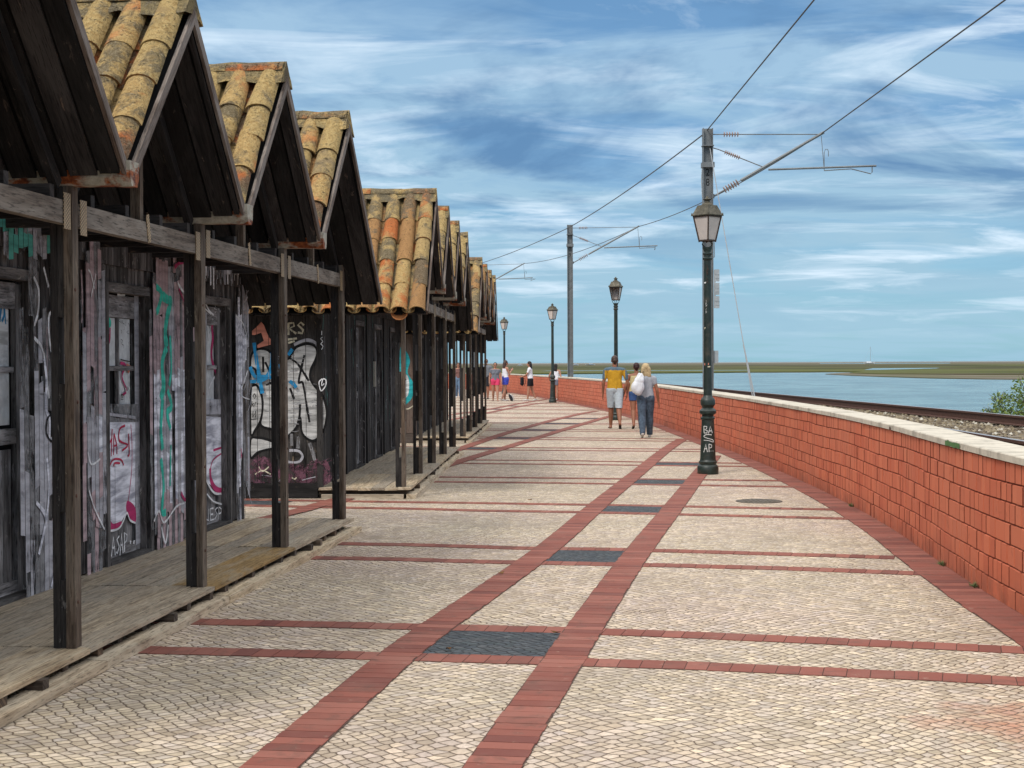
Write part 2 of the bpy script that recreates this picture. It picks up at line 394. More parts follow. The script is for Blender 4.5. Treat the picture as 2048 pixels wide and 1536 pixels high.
M['basalt'] = cobble_mat('dark_basalt_setts', ((0.0, (.055, .065, .075)), (.4, (.075, .085, .095)), (.7, (.10, .105, .11)), (1.0, (.065, .08, .085))), (.02, .02, .02))

def paint(name, col, cover=.75, scale=7, streak=True, col2=None):
    """worn spray paint: patches of the wood show through"""
    m, N, out = new_mat(name)
    uv = N.n('ShaderNodeUVMap').outputs[0]
    a = N.noise(N.mapping(uv, (scale, scale * (.35 if streak else 1), 1)), 1, 6, .68, .4, '2D')
    b = N.noise(N.mapping(uv, (90, 9, 1)), 1, 3, .6, 0, '2D')
    c3 = N.noise(N.mapping(uv, (2.5, 16, 1)), 1, 4, .6, .3, '2D')
    c = N.mix(N.ramp(c3, (.35, 0.0), (.65, 1.0)), tuple(x * .62 for x in col), col2 or col)
    v = N.m('ADD', N.m('MULTIPLY', a, .7), N.m('MULTIPLY', b, .3))
    al = N.ramp(v, (.60 - cover * .36, 0.0), (.72 - cover * .36, 1.0))
    bs = N.n('ShaderNodeBsdfPrincipled', {'Base Color': c, 'Roughness': .75, 'Specular IOR Level': .2})
    tr = N.n('ShaderNodeBsdfTransparent')
    mx = N.n('ShaderNodeMixShader', {0: al, 1: tr.outputs[0], 2: bs.outputs[0]})
    N.t.links.new(mx.outputs[0], out.inputs['Surface']); return m
G = {'white': paint('white_spray', (.80, .81, .83), .95, 9), 'wash': paint('pale_grey_wash', (.44, .44, .48), .72, 5), 'wash2': paint('faint_pale_wash', (.24, .24, .25), .50, 6),
     'lav': paint('lavender_white_paint', (.50, .51, .60), .95, 5, col2=(.80, .81, .88)), 'pink': paint('dusty_pink_wash', (.48, .36, .38), .78, 4),
     'mag': paint('magenta_spray', (.48, .04, .15), .92, 9), 'red': paint('crimson_marker', (.50, .03, .08), .95, 12),
     'teal': paint('teal_spray', (.05, .55, .42), .95, 8), 'teal2': paint('pale_teal_streaks', (.10, .42, .36), 1.0, 6), 'blk': paint('black_spray', (.008, .008, .009), .95, 9),
     'silver': paint('silver_spray_fill', (.38, .38, .37), .95, 6, False, (.56, .56, .55)), 'blue': paint('blue_spray', (.02, .22, .45), .9, 10),
     'salmon': paint('salmon_spray', (.62, .24, .17), .92, 9), 'mauve': paint('mauve_scribble', (.16, .07, .10), .45, 8, False), 'turq': paint('turquoise_spray', (.03, .42, .46), .97, 6),
     'cream': paint('cream_spray', (.60, .56, .42), .85, 10), 'board': paint('painted_pane_board', (.55, .57, .57), 1.4, 6, col2=(.72, .75, .76))}

# ================================================================== the setting
WB = [(2.75, -12), (2.95, 0), (3.1, 6.0), (3.3, 9.912), (3.41, 11.5), (3.55, 13.12), (3.72, 14.96), (3.88, 17.7), (3.99, 21.1), (4.05, 25.7), (4.03, 30), (3.98, 35.3),
      (3.86, 43.0), (3.57, 49.7), (3.20, 55), (2.2, 66.0), (1.05, 77.2), (-.25, 86.8), (-1.5, 92.5), (-4.5, 101), (-9, 110), (-16, 120), (-26, 130)]
WBs = resample(catmull([(x, y, 0) for x, y in WB], 10), .08)
def wall_x(y):
    for a, b in zip(WBs, WBs[1:]):
        if a.y <= y <= b.y: return a.x + (b.x - a.x) * (y - a.y) / max(b.y - a.y, 1e-6)
    return WBs[-1].x
def offset_line(pts, d):
    out = []
    for i, p in enumerate(pts):
        t = (pts[min(i + 1, len(pts) - 1)] - pts[max(i - 1, 0)]).normalized()
        out.append(p + Vector((t.y, -t.x, 0)) * d)
    return out
# promenade floor
b = MB(); edge = resample(WBs, 1.0)
b.poly([(-60, -14, 0), (edge[0].x + .15, -14, 0)] + [(p.x + .15, p.y, 0) for p in edge] + [(-60, 130, 0)], mi=0)
tag(b.build('promenade_paving', M['cobble']), kind='structure')

def strip(name, line, width, blen, ztop, gap=.008, mat='paver', jit=.007):
    """a row of paving bricks laid side by side on a dark bed, following a line"""
    pts = resample([Vector((p[0], p[1], 0)) for p in line], blen)
    b = MB(); L = offset_line(pts, -width / 2); Rr = offset_line(pts, width / 2)
    for i in range(len(pts) - 1):
        d = (pts[i + 1] - pts[i]).normalized() * gap / 2
        q = [L[i] + d, Rr[i] + d, Rr[i + 1] - d, L[i + 1] - d]
        js = (rnd.random() - .5) * 2 * jit; side = Vector((d.y, -d.x, 0)).normalized() * js; dz = (rnd.random() - .5) * .0012
        q = [p + side for p in q]
        k = len(b.v); b.v += [(p.x, p.y, ztop + dz) for p in q] + [(p.x, p.y, ztop - .006) for p in q]
        for f in ((0, 1, 2, 3), (0, 4, 5, 1), (1, 5, 6, 2), (2, 6, 7, 3), (3, 7, 4, 0)):
            b.f.append(tuple(k + j for j in f)); b.uv.append([(0, 0)] * 4); b.mi.append(0)
    L2 = offset_line(pts, -width / 2 - .004); R2 = offset_line(pts, width / 2 + .004)
    for i in range(len(pts) - 1):
        b.poly([(p.x, p.y, ztop - .003) for p in (L2[i], R2[i], R2[i + 1], L2[i + 1])], mi=1)
    return tag(b.build(name, [M[mat], M['grout']], recalc=False), kind='structure')

# cross bands: measured pairs, then the same rhythm on to the far bend
CB = [([(-2.16, 9.848), (-1.03, 9.66), (.31, 9.45), (1.13, 9.25), (2.24, 8.93), (2.9, 8.73)], [(-2.25, 8.875), (-.92, 8.668), (.1, 8.485), (1.01, 8.315), (2.16, 8.016), (2.62, 7.875)]),
      ([(-1.68, 14.066), (-.967, 13.95), (.131, 13.64), (1.021, 13.5), (1.627, 13.342), (3.27, 12.864)], [(-1.8, 13.052), (-1.02, 12.926), (-.127, 12.70), (.855, 12.53), (1.514, 12.39), (2.315, 12.2), (3.17, 11.9)]),
      ([(-1.99, 18.367), (-.537, 18.1), (.436, 17.88), (1.106, 17.74), (2.03, 17.52), (3.56, 17.09)], [(-1.9, 17.558), (-1.12, 17.40), (-.34, 17.13), (.7, 16.93), (1.54, 16.70), (3.47, 16.1)]),
      ([(-1.167, 22.25), (.54, 21.95), (3.72, 21.25)], [(-1.2, 21.365), (.515, 21.05), (2.514, 20.53), (3.72, 20.2)]),
      ([(-.66, 26.122), (.826, 25.833), (2.127, 25.407), (3.78, 24.94)], [(-.7, 25.217), (1.96, 24.6), (3.8, 24.15)]),
      ([(-.14, 29.95), (2.786, 29.188)], [(.127, 29.0), (2.64, 28.42)]),
      ([(.646, 33.85), (3.5, 32.95)], [(.695, 32.95), (3.32, 32.0)])]
for k in range(20):
    y0 = 38.2 + 4.15 * k; s = -.30 - .035 * k
    CB.append(([(-1, y0 - s), (1, y0 + s)], [(-1, y0 - .9 - s), (1, y0 - .9 + s)]))
def extend(pl, x0, x1):
    pl = [Vector((p[0], p[1], 0)) for p in pl]
    a, c = pl[0], pl[1] if len(pl) == 2 else pl[-1]
    sl = (pl[-1].y - pl[0].y) / (pl[-1].x - pl[0].x)
    out = [Vector((x0, pl[0].y + sl * (x0 - pl[0].x), 0))] + pl
    # stop at the wall strip
    x = pl[-1].x; y = pl[-1].y
    while x < x1 and x < wall_x(y) - .20: x += .05; y += sl * .05
    while x > wall_x(y) - .17 and len(out) > 2:
        x -= .05; y -= sl * .05
    out = [p for p in out if p.x < x - .02] + [Vector((x, y, 0))]
    return out
def y_on(pl, x):
    for a, c in zip(pl, pl[1:]):
        if a.x <= x <= c.x: return a.y + (c.y - a.y) * (x - a.x) / (c.x - a.x)
    a, c = (pl[0], pl[1]) if x < pl[0].x else (pl[-2], pl[-1])
    return a.y + (c.y - a.y) * (x - a.x) / (c.x - a.x)
bands = []
for pa, pb in CB:
    A = extend(pa, -9, 6); B_ = extend(pb, -9, 6); bands.append((A, B_))
    if A[-1].y > 108: continue
    strip('paving_band', A, .215, .122, .0045, gap=.005); strip('paving_band', B_, .215, .122, .0045, gap=.005)
LONG = {'A': ([(-1.39, 3.7), (-.995, 6.257), (-.654, 8.60), (-.432, 9.80), (.293, 13.522), (.966, 17.6), (1.80, 22.487), (2.885, 28.846), (3.62, 32.729)],
              [(-.50, 3.6), (-.086, 6.242), (.248, 8.3), (.482, 9.736), (1.055, 13.143), (1.773, 17.134), (2.72, 22.424), (3.55, 27.0)]),
        'B': ([(-2.6, 20.3), (-1.9, 22.6), (-.904, 30.2), (-.25, 35.2), (.45, 39.6), (1.2, 44.1), (2.2, 49.2), (2.85, 52.0)],
              [(-2.2, 17.7), (-1.156, 24.052), (-.631, 27.096), (-.141, 29.762), (.55, 33.666), (1.3, 37.88), (2.3, 43.3), (3.35, 48.8)]),
        'C': ([(-3.2, 42.5), (-.887, 54.2), (.30, 62.0), (1.6, 69.3)], [(-2.8, 38.2), (-.839, 50.35), (.1, 56.658), (1.15, 62.287), (2.35, 64.6)])}
LS = {}
for k, (l, r) in LONG.items():
    for j, pl in enumerate((l, r)):
        pts = catmull([(x, y, 0) for x, y in pl], 6); LS[k, j] = pts
        strip('paving_band', pts, .235, .118, .0085 if k != 'B' else .0105)
def x_on(pts, y):
    for a, c in zip(pts, pts[1:]):
        if a.y <= y <= c.y: return a.x + (c.x - a.x) * (y - a.y) / (c.y - a.y)
    return None
pb_ = MB()
for (k, ids) in (('A', range(0, 6)), ('B', range(5, 11)), ('C', range(10, 14))):
    for i in ids:
        A, B_ = bands[i]
        if i >= len(bands): continue
        q = []
        ok = True
        for pl, off in ((A, -.108), (B_, .108)):
            for j in (0, 1):
                y = pl[0].y + (pl[-1].y - pl[0].y) * .5
                for _ in range(6):
                    x = x_on(LS[k, j], y)
                    if x is None: ok = False; break
                    x += (.118, -.118)[j]; y = y_on(pl, x) + off
                if not ok: break
                q.append((x, y, .003))
            if not ok: break
        if ok and len(q) == 4 and q[1][0] > q[0][0]: pb_.poly([q[0], q[1], q[3], q[2]])
pb_.poly([(-3.4, 18.55, .003), (-2.62, 18.43, .003), (-2.78, 17.72, .003), (-3.55, 17.86, .003)])
tag(pb_.build('dark_stone_patches', M['basalt'], recalc=False), kind='structure')
strip('paving_band', [(-3.05, 14.6), (-2.38, 17.2), (-1.75, 20.3)], .235, .118, .0125)
# broad band along the foot of the wall
wl = [p for p in WBs if -4 < p.y < 108]
strip('wall_foot_band', offset_line(wl, -.15), .30, .150, .0065)
# manhole
o = MB(); o.lathe([(0.001, .012), (.22, .012), (.225, .009), (.27, .009), (.275, .002)], n=32, cap=False)
for i in range(-3, 4): o.box((i * .055, 0, .0135), (.012, .17 - abs(i) * .02, .002))
mh = o.build('manhole_cover', M['manhole']); c = gp(1518, 1003); mh.location = (c.x, c.y, 0)
tag(mh, 'round cast iron manhole cover set in the pale cobbles near the lamp post', 'manhole cover')

# ---- brick parapet wall
wall = empty('brick_wall', (0, 0, 0), label='low orange red painted brick wall with pale stone coping curving along the promenade', cat='wall')
HW = .975; CO = 7; ch = HW / CO
def hwob(s, k): return .019 * mnoise.noise(Vector((s * .45, k * .55, 3.1))) + .007 * mnoise.noise(Vector((s * 1.7, k * 3.3, 9)))
acc = [0.0]
for a, c in zip(WBs, WBs[1:]): acc.append(acc[-1] + (c - a).length)
TOT = acc[-1]
nrm = [Vector((0, 0, 0))] * len(WBs)
def wall_at(s):
    i = min(int(s / .08), len(WBs) - 2)
    while i > 0 and acc[i] > s: i -= 1
    while i < len(WBs) - 2 and acc[i + 1] < s: i += 1
    t = (s - acc[i]) / (acc[i + 1] - acc[i])
    p = WBs[i].lerp(WBs[i + 1], t); a = WBs[max(i - 4, 0)]; c = WBs[min(i + 5, len(WBs) - 1)]
    tg = (c - a).normalized(); return p, tg, Vector((-tg.y, tg.x, 0))      # towards the promenade
bb = MB()
for k in range(CO):
    s = 8 + rnd.random() * .1
    while s < TOT - 20:
        w = rnd.choice((.115, .125, .135, .15, .15, .165, .18, .19, .26) if k % 2 else (.105, .12, .14, .15, .16, .175, .20))
        p0, t0, n0 = wall_at(s); far = p0.y > 45
        g = .0065 if not far else .003
        p1, t1, n1 = wall_at(s + w)
        z0 = k * ch + (hwob(s, k) if k else 0); z1 = (k + 1) * ch + (hwob(s, k + 1) if k < CO - 1 else 0)
        z0b = k * ch + (hwob(s + w, k) if k else 0); z1b = (k + 1) * ch + (hwob(s + w, k + 1) if k < CO - 1 else 0)
        pr = rnd.random() * .006; pr2 = pr + (rnd.random() - .5) * .003
        cf = .004; hg = .0038
        kk = len(bb.v)
        def P3(p, t, n, z, o_, dt): return tuple(p + t * dt + n * o_ + Vector((0, 0, z)))
        e = .010
        bb.v += [P3(p0, t0, n0, z0 + hg, -.006, g), P3(p1, t1, n1, z0b + hg, -.006, -g), P3(p1, t1, n1, z1b - hg, -.006, -g), P3(p0, t0, n0, z1 - hg, -.006, g),
                 P3(p0, t0, n0, z0 + hg + cf, e + pr - .006, g + cf * .6), P3(p1, t1, n1, z0b + hg + cf, e + pr2 - .006, -g - cf * .6), P3(p1, t1, n1, z1b - hg - cf, e + pr2 - .006, -g - cf * .6), P3(p0, t0, n0, z1 - hg - cf, e + pr - .006, g + cf * .6)]
        for f in ((4, 5, 6, 7), (0, 1, 5, 4), (1, 2, 6, 5), (2, 3, 7, 6), (3, 0, 4, 7)):
            bb.f.append(tuple(kk + j for j in f)); bb.uv.append([(0, 0)] * 4); bb.mi.append(1 if f in ((1, 2, 6, 5), (3, 0, 4, 7)) and rnd.random() < .6 else 0)
        s += w
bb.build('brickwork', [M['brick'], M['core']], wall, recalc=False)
def sweep(mb, line, prof, mi=0, closed=True, joints=None):
    """prof [(offset to the right of travel, z)] swept along a plan line"""
    n = len(prof); b0 = len(mb.v)
    for i, p in enumerate(line):
        t = (line[min(i + 1, len(line) - 1)] - line[max(i - 1, 0)]).normalized(); r = Vector((t.y, -t.x, 0))
        for o_, z in prof: mb.v.append(tuple(p + r * o_ + Vector((0, 0, z))))
    for i in range(len(line) - 1):
        for k in range(n if closed else n - 1):
            j = (k + 1) % n
            mb.f.append((b0 + i * n + k, b0 + i * n + j, b0 + (i + 1) * n + j, b0 + (i + 1) * n + k)); mb.uv.append([(0, 0)] * 4); mb.mi.append(mi)
    if closed:
        mb.f.append(tuple(b0 + k for k in range(n - 1, -1, -1))); mb.uv.append([(0, 0)] * n); mb.mi.append(mi)
        e0 = b0 + (len(line) - 1) * n
        mb.f.append(tuple(e0 + k for k in range(n))); mb.uv.append([(0, 0)] * n); mb.mi.append(mi)
core = MB(); ln = resample(WBs, .5)
sweep(core, ln, [(.004, -.3), (.30, -.3), (.30, HW), (.004, HW)])
core.build('wall_core', M['core'], wall)
cp_ = MB(); s = 6.0
while s < TOT - 21:                                 # coping slabs, each its own length, with a joint between
    L = rnd.uniform(.55, .95)
    pl = [wall_at(s + .002 + (L - .004) * q / 3)[0] for q in range(4)]
    dz = (rnd.random() - .5) * .003; ed = -.022 + (rnd.random() - .5) * .008
    sweep(cp_, pl, [(ed, HW + .002), (.335, HW + .002), (.335, HW + .048 + dz), (.325, HW + .054 + dz), (ed + .008, HW + .054 + dz), (ed, HW + .046 + dz)])
    s += L
cp_.build('coping_slab_row', M['cap'], wall)
# green paint and chips on the coping edge
def edge_patch(xa, xb, mat, name, z0, z1):
    m = MB(); ya, yb = xa, xb
    pts = [p for p in WBs if ya <= p.y <= yb]
    L = offset_line(pts, -.0285)
    for i in range(len(L) - 1):
        za = z0 + .010 * mnoise.noise(Vector((i * .7, 1, 0))); zb = z1 + .012 * mnoise.noise(Vector((i * .9, 5, 0)))
        m.poly([(L[i].x, L[i].y, za), (L[i + 1].x, L[i + 1].y, za), (L[i + 1].x, L[i + 1].y, zb), (L[i].x, L[i].y, zb)])
    return m.build(name, M[mat], wall)
edge_patch(11.62, 12.25, 'greenp', 'paint_smear', HW + .006, HW + .044)
edge_patch(10.9, 10.99, 'greenp', 'paint_smear', HW + .006, HW + .02)
edge_patch(14.25, 14.33, 'grout', 'chipped_edge', HW + .002, HW + .03)
edge_patch(15.0, 15.1, 'grout', 'chipped_edge', HW + .002, HW + .03)
edge_patch(15.7, 15.78, 'grout', 'chipped_edge', HW + .004, HW + .035)

# ---- railway bank behind the wall
RH = .74                                            # top of the rails
farR = catmull([(8.9, -12, 0), (8.8, 5, 0), (8.6, 15, 0), (8.38, 25, 0), (7.85, 35, 0), (7.3, 46, 0), (6.9, 55, 0), (6.3, 65, 0), (5.1, 80, 0), (3.0, 95, 0), (-1, 108, 0), (-8, 120, 0), (-18, 132, 0)], 12)
nearR = catmull([(5.7, -12, 0), (5.75, 5, 0), (5.80, 17.5, 0), (5.82, 23.5, 0), (5.5, 35, 0), (5.1, 46, 0), (4.75, 55, 0), (4.15, 65, 0), (3.0, 80, 0), (.9, 95, 0), (-2.6, 106, 0), (-9, 117, 0), (-19, 128, 0)], 12)
def refrac(pts, n):
    a = [0]
    for p, q in zip(pts, pts[1:]): a.append(a[-1] + (q - p).length)
    out = []; i = 0
    for k in range(n):
        s = a[-1] * k / (n - 1)
        while i < len(a) - 2 and a[i + 1] < s: i += 1
        out.append(pts[i].lerp(pts[i + 1], min(1, (s - a[i]) / (a[i + 1] - a[i]))))
    return out
NB = 160; wl2 = refrac(offset_line(WBs, .31), NB); f2 = refrac(farR, NB)
o1 = offset_line(f2, 1.3); o2 = offset_line(f2, 6.5)
m = MB(); rows = []
for i in range(NB):
    w0, e0 = wl2[i], o1[i]
    row = [(w0.x, w0.y, .35)]
    for t in (.12, .25, .4, .55, .7, .85, 1.0):
        p = w0.lerp(e0, t); row.append((p.x, p.y, .52 + .03 * mnoise.noise(Vector((p.x * 1.5, p.y * 1.5, 0)))))
    row.append((o1[i].lerp(o2[i], .45).x, o1[i].lerp(o2[i], .45).y, -.6)); row.append((o2[i].x, o2[i].y, -1.9)); rows.append(row)
b0 = len(m.v)
for row in rows: m.v += row
nr = len(rows[0])
for i in range(NB - 1):
    for k in range(nr - 1):
        m.f.append((i * nr + k, i * nr + k + 1, (i + 1) * nr + k + 1, (i + 1) * nr + k)); m.uv.append([(0, 0)] * 4); m.mi.append(0)
def gravel_mat():
    mt, N, out = new_mat('ballast_ground'); pos = N.n('ShaderNodeNewGeometry').outputs['Position']
    v = N.n('ShaderNodeTexVoronoi', {'Vector': pos, 'Scale': 22.0}); a = N.noise(pos, 3, 5, .6)
    c = N.mix(N.n('ShaderNodeSeparateColor', {'Color': v.outputs['Color']}).outputs[0], (.10, .085, .055), (.30, .255, .18))
    c = N.mix(N.ramp(a, (.45, 0.0), (.65, .6)), c, (.13, .13, .06))
    pbsdf(N, out, c, .9, N.bump(v.outputs['Distance'], 1.0, .03)); return mt
M['gravel'] = gravel_mat()
tag(m.build('railway_bank', M['gravel'], smooth=True), kind='structure')
def stone_mat():
    mt, N, out = new_mat('ballast_stone'); isr = N.n('ShaderNodeNewGeometry').outputs['Random Per Island']
    c = N.ramp(isr, (0, (.075, .055, .04)), (.35, (.14, .11, .07)), (.6, (.20, .16, .10)), (.9, (.25, .21, .15)), (1, (.50, .48, .42)))
    pbsdf(N, out, c, .9); return mt
st = MB(); rs = random.Random(5)
for _ in range(14000):
    y = 9 + 52 * rs.random() ** 1.5
    i = min(range(len(nearR)), key=lambda q: abs(nearR[q].y - y)); xn = nearR[i].x
    i = min(range(len(farR)), key=lambda q: abs(farR[q].y - y)); xf = farR[i].x
    x = rs.uniform(xn - .8, xf + .5); r = rs.uniform(.022, .05); z = .53 + rs.uniform(0, .03)
    b0 = len(st.v); tl = rs.random() * 6.28
    for k in range(6):
        a = tl + k * 1.047; q = r * rs.uniform(.75, 1.15); st.v.append((x + math.cos(a) * q, y + math.sin(a) * q, z + rs.uniform(-.3, .4) * r))
    st.v.append((x + rs.uniform(-.3, .3) * r, y, z + r * rs.uniform(.6, 1.0)))
    for k in range(6): st.f.append((b0 + k, b0 + (k + 1) % 6, b0 + 6)); st.uv.append([(0, 0)] * 3); st.mi.append(0)
tag(st.build('ballast_stones', stone_mat()), label='brown and grey ballast stones lying between the rails', cat='gravel', kind='stuff')
for nm, ln_, lab in (('near', nearR, 'rusty rail nearest the brick wall, partly hidden by the coping'), ('far', farR, 'long rusty rail with shiny head on the water side of the track')):
    rl = MB(); l_ = [p for p in ln_ if -5 < p.y < 112]
    sweep(rl, l_, [(-.07, RH - .165), (.07, RH - .165), (.07, RH - .15), (.012, RH - .135), (.012, RH - .045), (.036, RH - .035), (.036, RH - .002), (-.036, RH - .002), (-.036, RH - .035), (-.012, RH - .045), (-.012, RH - .135), (-.07, RH - .15)])
    ro = empty('rail', (0, 0, 0), label=lab, cat='rail', group='railway rails')
    rl.build('rail_body', M['iron'], ro); h = MB(); sweep(h, l_, [(-.030, RH - .0015), (.030, RH - .0015), (.024, RH + .002), (-.024, RH + .002)]); h.build('rail_head', M['railtop'], ro)
proto = None; nsl = 0
ni = resample(nearR, .62)
for p in ni:
    if not (11.5 < p.y < 60): continue
    i = min(range(len(farR)), key=lambda q: (farR[q] - p).length); q = farR[i]
    d = (q - p); L = d.length; d.normalize()
    if proto is None:
        s_ = MB(); s_.box((0, 0, -.05), (L / 2 + .35, .12, .075), jit=.006); proto = s_.build('railway_sleeper', M['sleeper']); o = proto
    else: o = proto.copy(); COL.objects.link(o)
    mid = (p + q) / 2; o.location = (mid.x, mid.y, RH - .165 - .045); o.rotation_euler = (0, 0, math.atan2(d.y, d.x)); nsl += 1
    tag(o, 'weathered pale concrete sleeper half sunk in the ballast under the two rails', 'railway sleeper', 'sleepers under the rails')

# ---- water, marsh, sea
def water_mat():
    mt, N, out = new_mat('rippled_lagoon_water'); pos = N.n('ShaderNodeNewGeometry').outputs['Position']
    a = N.noise(N.mapping(pos, (.35, .7, 1)), 1.0, 8, .70); b_ = N.noise(N.mapping(pos, (.03, .012, 1)), 1, 4, .6); w2 = N.noise(N.mapping(pos, (.12, .10, 1)), 1.0, 9, .78)
    c = N.mix(N.ramp(b_, (.35, 0.0), (.65, 1.0)), (.10, .20, .225), (.135, .245, .265))
    c = N.mix(N.ramp(w2, (.44, .8), (.54, 0.0)), c, (.05, .12, .145))  # light and dark of the ripples painted into the water colour
    pbsdf(N, out, c, .22, N.bump(N.m('ADD', a, w2), .9, .5), spec=.4); return mt
WL = -1.62
m = MB(); ys = [-40, 20, 60, 120, 300, 700, 2000, 8000, 40000]; 
m.poly([(-40000, -60, WL), (40000, -60, WL), (40000, 45000, WL), (-40000, 45000, WL)])
tag(m.build('lagoon_water', water_mat()), kind='structure')
def marsh_mat(name, c1, c2, c3, sx=.006, sy=.0035):
    mt, N, out = new_mat(name); pos = N.n('ShaderNodeNewGeometry').outputs['Position']
    a = N.noise(N.mapping(pos, (sx, sy, 1)), 1.0, 4, .55, .8); b_ = N.noise(N.mapping(pos, (sx * 2.2, sy * 2.5, 1), (0, 0, 0), (7, 3, 0)), 1.0, 4, .6)
    c = N.mix(N.ramp(a, (.44, 0.0), (.54, 1.0)), c1, c2); c = N.mix(N.ramp(b_, (.50, 0.0), (.62, .9)), c, c3)
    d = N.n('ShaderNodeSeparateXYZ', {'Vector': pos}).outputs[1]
    c = N.mix(N.mapr(d, 900, 2200), c, (.125, .112, .085))  # far haze mixed into the land colour by distance
    pbsdf(N, out, c, .95, spec=.05); return mt
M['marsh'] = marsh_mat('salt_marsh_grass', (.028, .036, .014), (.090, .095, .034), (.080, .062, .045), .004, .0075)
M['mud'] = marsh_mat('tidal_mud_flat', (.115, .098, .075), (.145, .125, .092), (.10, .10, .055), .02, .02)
def land(name, pts, z, mat, kind='structure', drop=.45):
    m = MB(); n = len(pts); m.poly([(p.x, p.y, z) for p in pts])
    for i in range(n):
        a, c = pts[i], pts[(i + 1) % n]
        m.poly([(a.x, a.y, z), (c.x, c.y, z), (c.x, c.y, z - drop), (a.x, a.y, z - drop)])
    return tag(m.build(name, M[mat]), kind=kind)
def shore(pxs, z, wob=3):
    q = [gp(x, y, z) for x, y in pxs]; out = []
    for a, c in zip(q, q[1:]):
        for k in range(12):
            p = a.lerp(c, k / 12); w = wob * mnoise.noise(Vector((p.x * .03, p.y * .03, 1)))
            out.append(Vector((p.x, p.y + w * 3, z)))
    out.append(q[-1]); return out
# main marsh
s1 = shore([(-900, 749), (500, 747.5), (900, 747.2), (1120, 746.4), (1300, 745.0), (1500, 743.2), (1650, 742.4), (1720, 742.4), (1760, 744.5), (2048, 746), (3200, 748)], -1.3, 6)
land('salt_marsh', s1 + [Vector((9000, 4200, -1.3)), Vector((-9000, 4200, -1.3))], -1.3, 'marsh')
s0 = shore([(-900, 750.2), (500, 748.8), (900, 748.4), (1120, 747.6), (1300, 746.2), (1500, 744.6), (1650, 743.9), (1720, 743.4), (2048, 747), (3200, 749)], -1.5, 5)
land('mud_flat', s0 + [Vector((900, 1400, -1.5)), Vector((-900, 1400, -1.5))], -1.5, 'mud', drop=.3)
# the nearer bank on the right with its point
s2 = shore([(1652, 747.6), (1690, 749.6), (1760, 752.4), (1860, 755.2), (1976, 757.2), (2100, 758.2), (3000, 764)], -1.45, .4)
land('mud_bank', s2 + [gp(3000, 745, -1.45), gp(2048, 743.0, -1.45), gp(1760, 743.5, -1.45), gp(1690, 745.3, -1.45)], -1.45, 'mud', drop=.3)
s3 = shore([(1700, 745.3), (1760, 747.0), (1830, 747.3), (1960, 748.3), (2100, 748.6), (3000, 750)], -1.28, .6)
land('salt_marsh', s3 + [gp(3000, 744, -1.28), gp(2048, 742.0, -1.28), gp(1900, 741.6, -1.28), gp(1730, 742.0, -1.28)], -1.28, 'marsh', drop=.2)
# creeks seen as pale slivers
wm = bpy.data.materials['rippled_lagoon_water']; M['water'] = wm
def sliver(pxs, z): 
    m = MB(); m.poly([tuple(gp(x, y, z)) for x, y in pxs]); tag(m.build('marsh_creek', M['water']), kind='structure')
sliver([(1728, 739.8), (1745, 736.4), (1800, 736.0), (1880, 735.6), (1872, 736.8), (1800, 738.6), (1760, 739.6)], -1.26)
sliver([(1080, 742.0), (1100, 741.2), (1500, 740.2), (1500, 740.8)], -1.27)
sliver([(1640, 726.4), (1900, 725.6), (1900, 726.8), (1640, 727.4)], -1.25)
sliver([(940, 735.5), (985, 735.2), (986, 737.4), (940, 737.8)], -1.27)

# far dune strip and sea at the horizon
m = MB(); n = 60
for i in range(n):
    x0 = -9000 + 18000 * i / n; x1 = x0 + 300
    h0 = 1.0 + 1.6 * abs(mnoise.noise(Vector((i * .23, 0, 0)))); h1 = 1.0 + 1.6 * abs(mnoise.noise(Vector(((i + 1) * .23, 0, 0))))
    m.poly([(x0, 4200, -2), (x1, 4200, -2), (x1, 4240, -1 + h1), (x0, 4240, -1 + h0)]); m.poly([(x0, 4240, -1 + h0), (x1, 4240, -1 + h1), (x1, 4420, -2), (x0, 4420, -2)])
M['dune'] = simple('far_dune', (.20, .20, .19), .95, .15, .01)
tag(m.build('dunes', M['dune']), kind='structure')

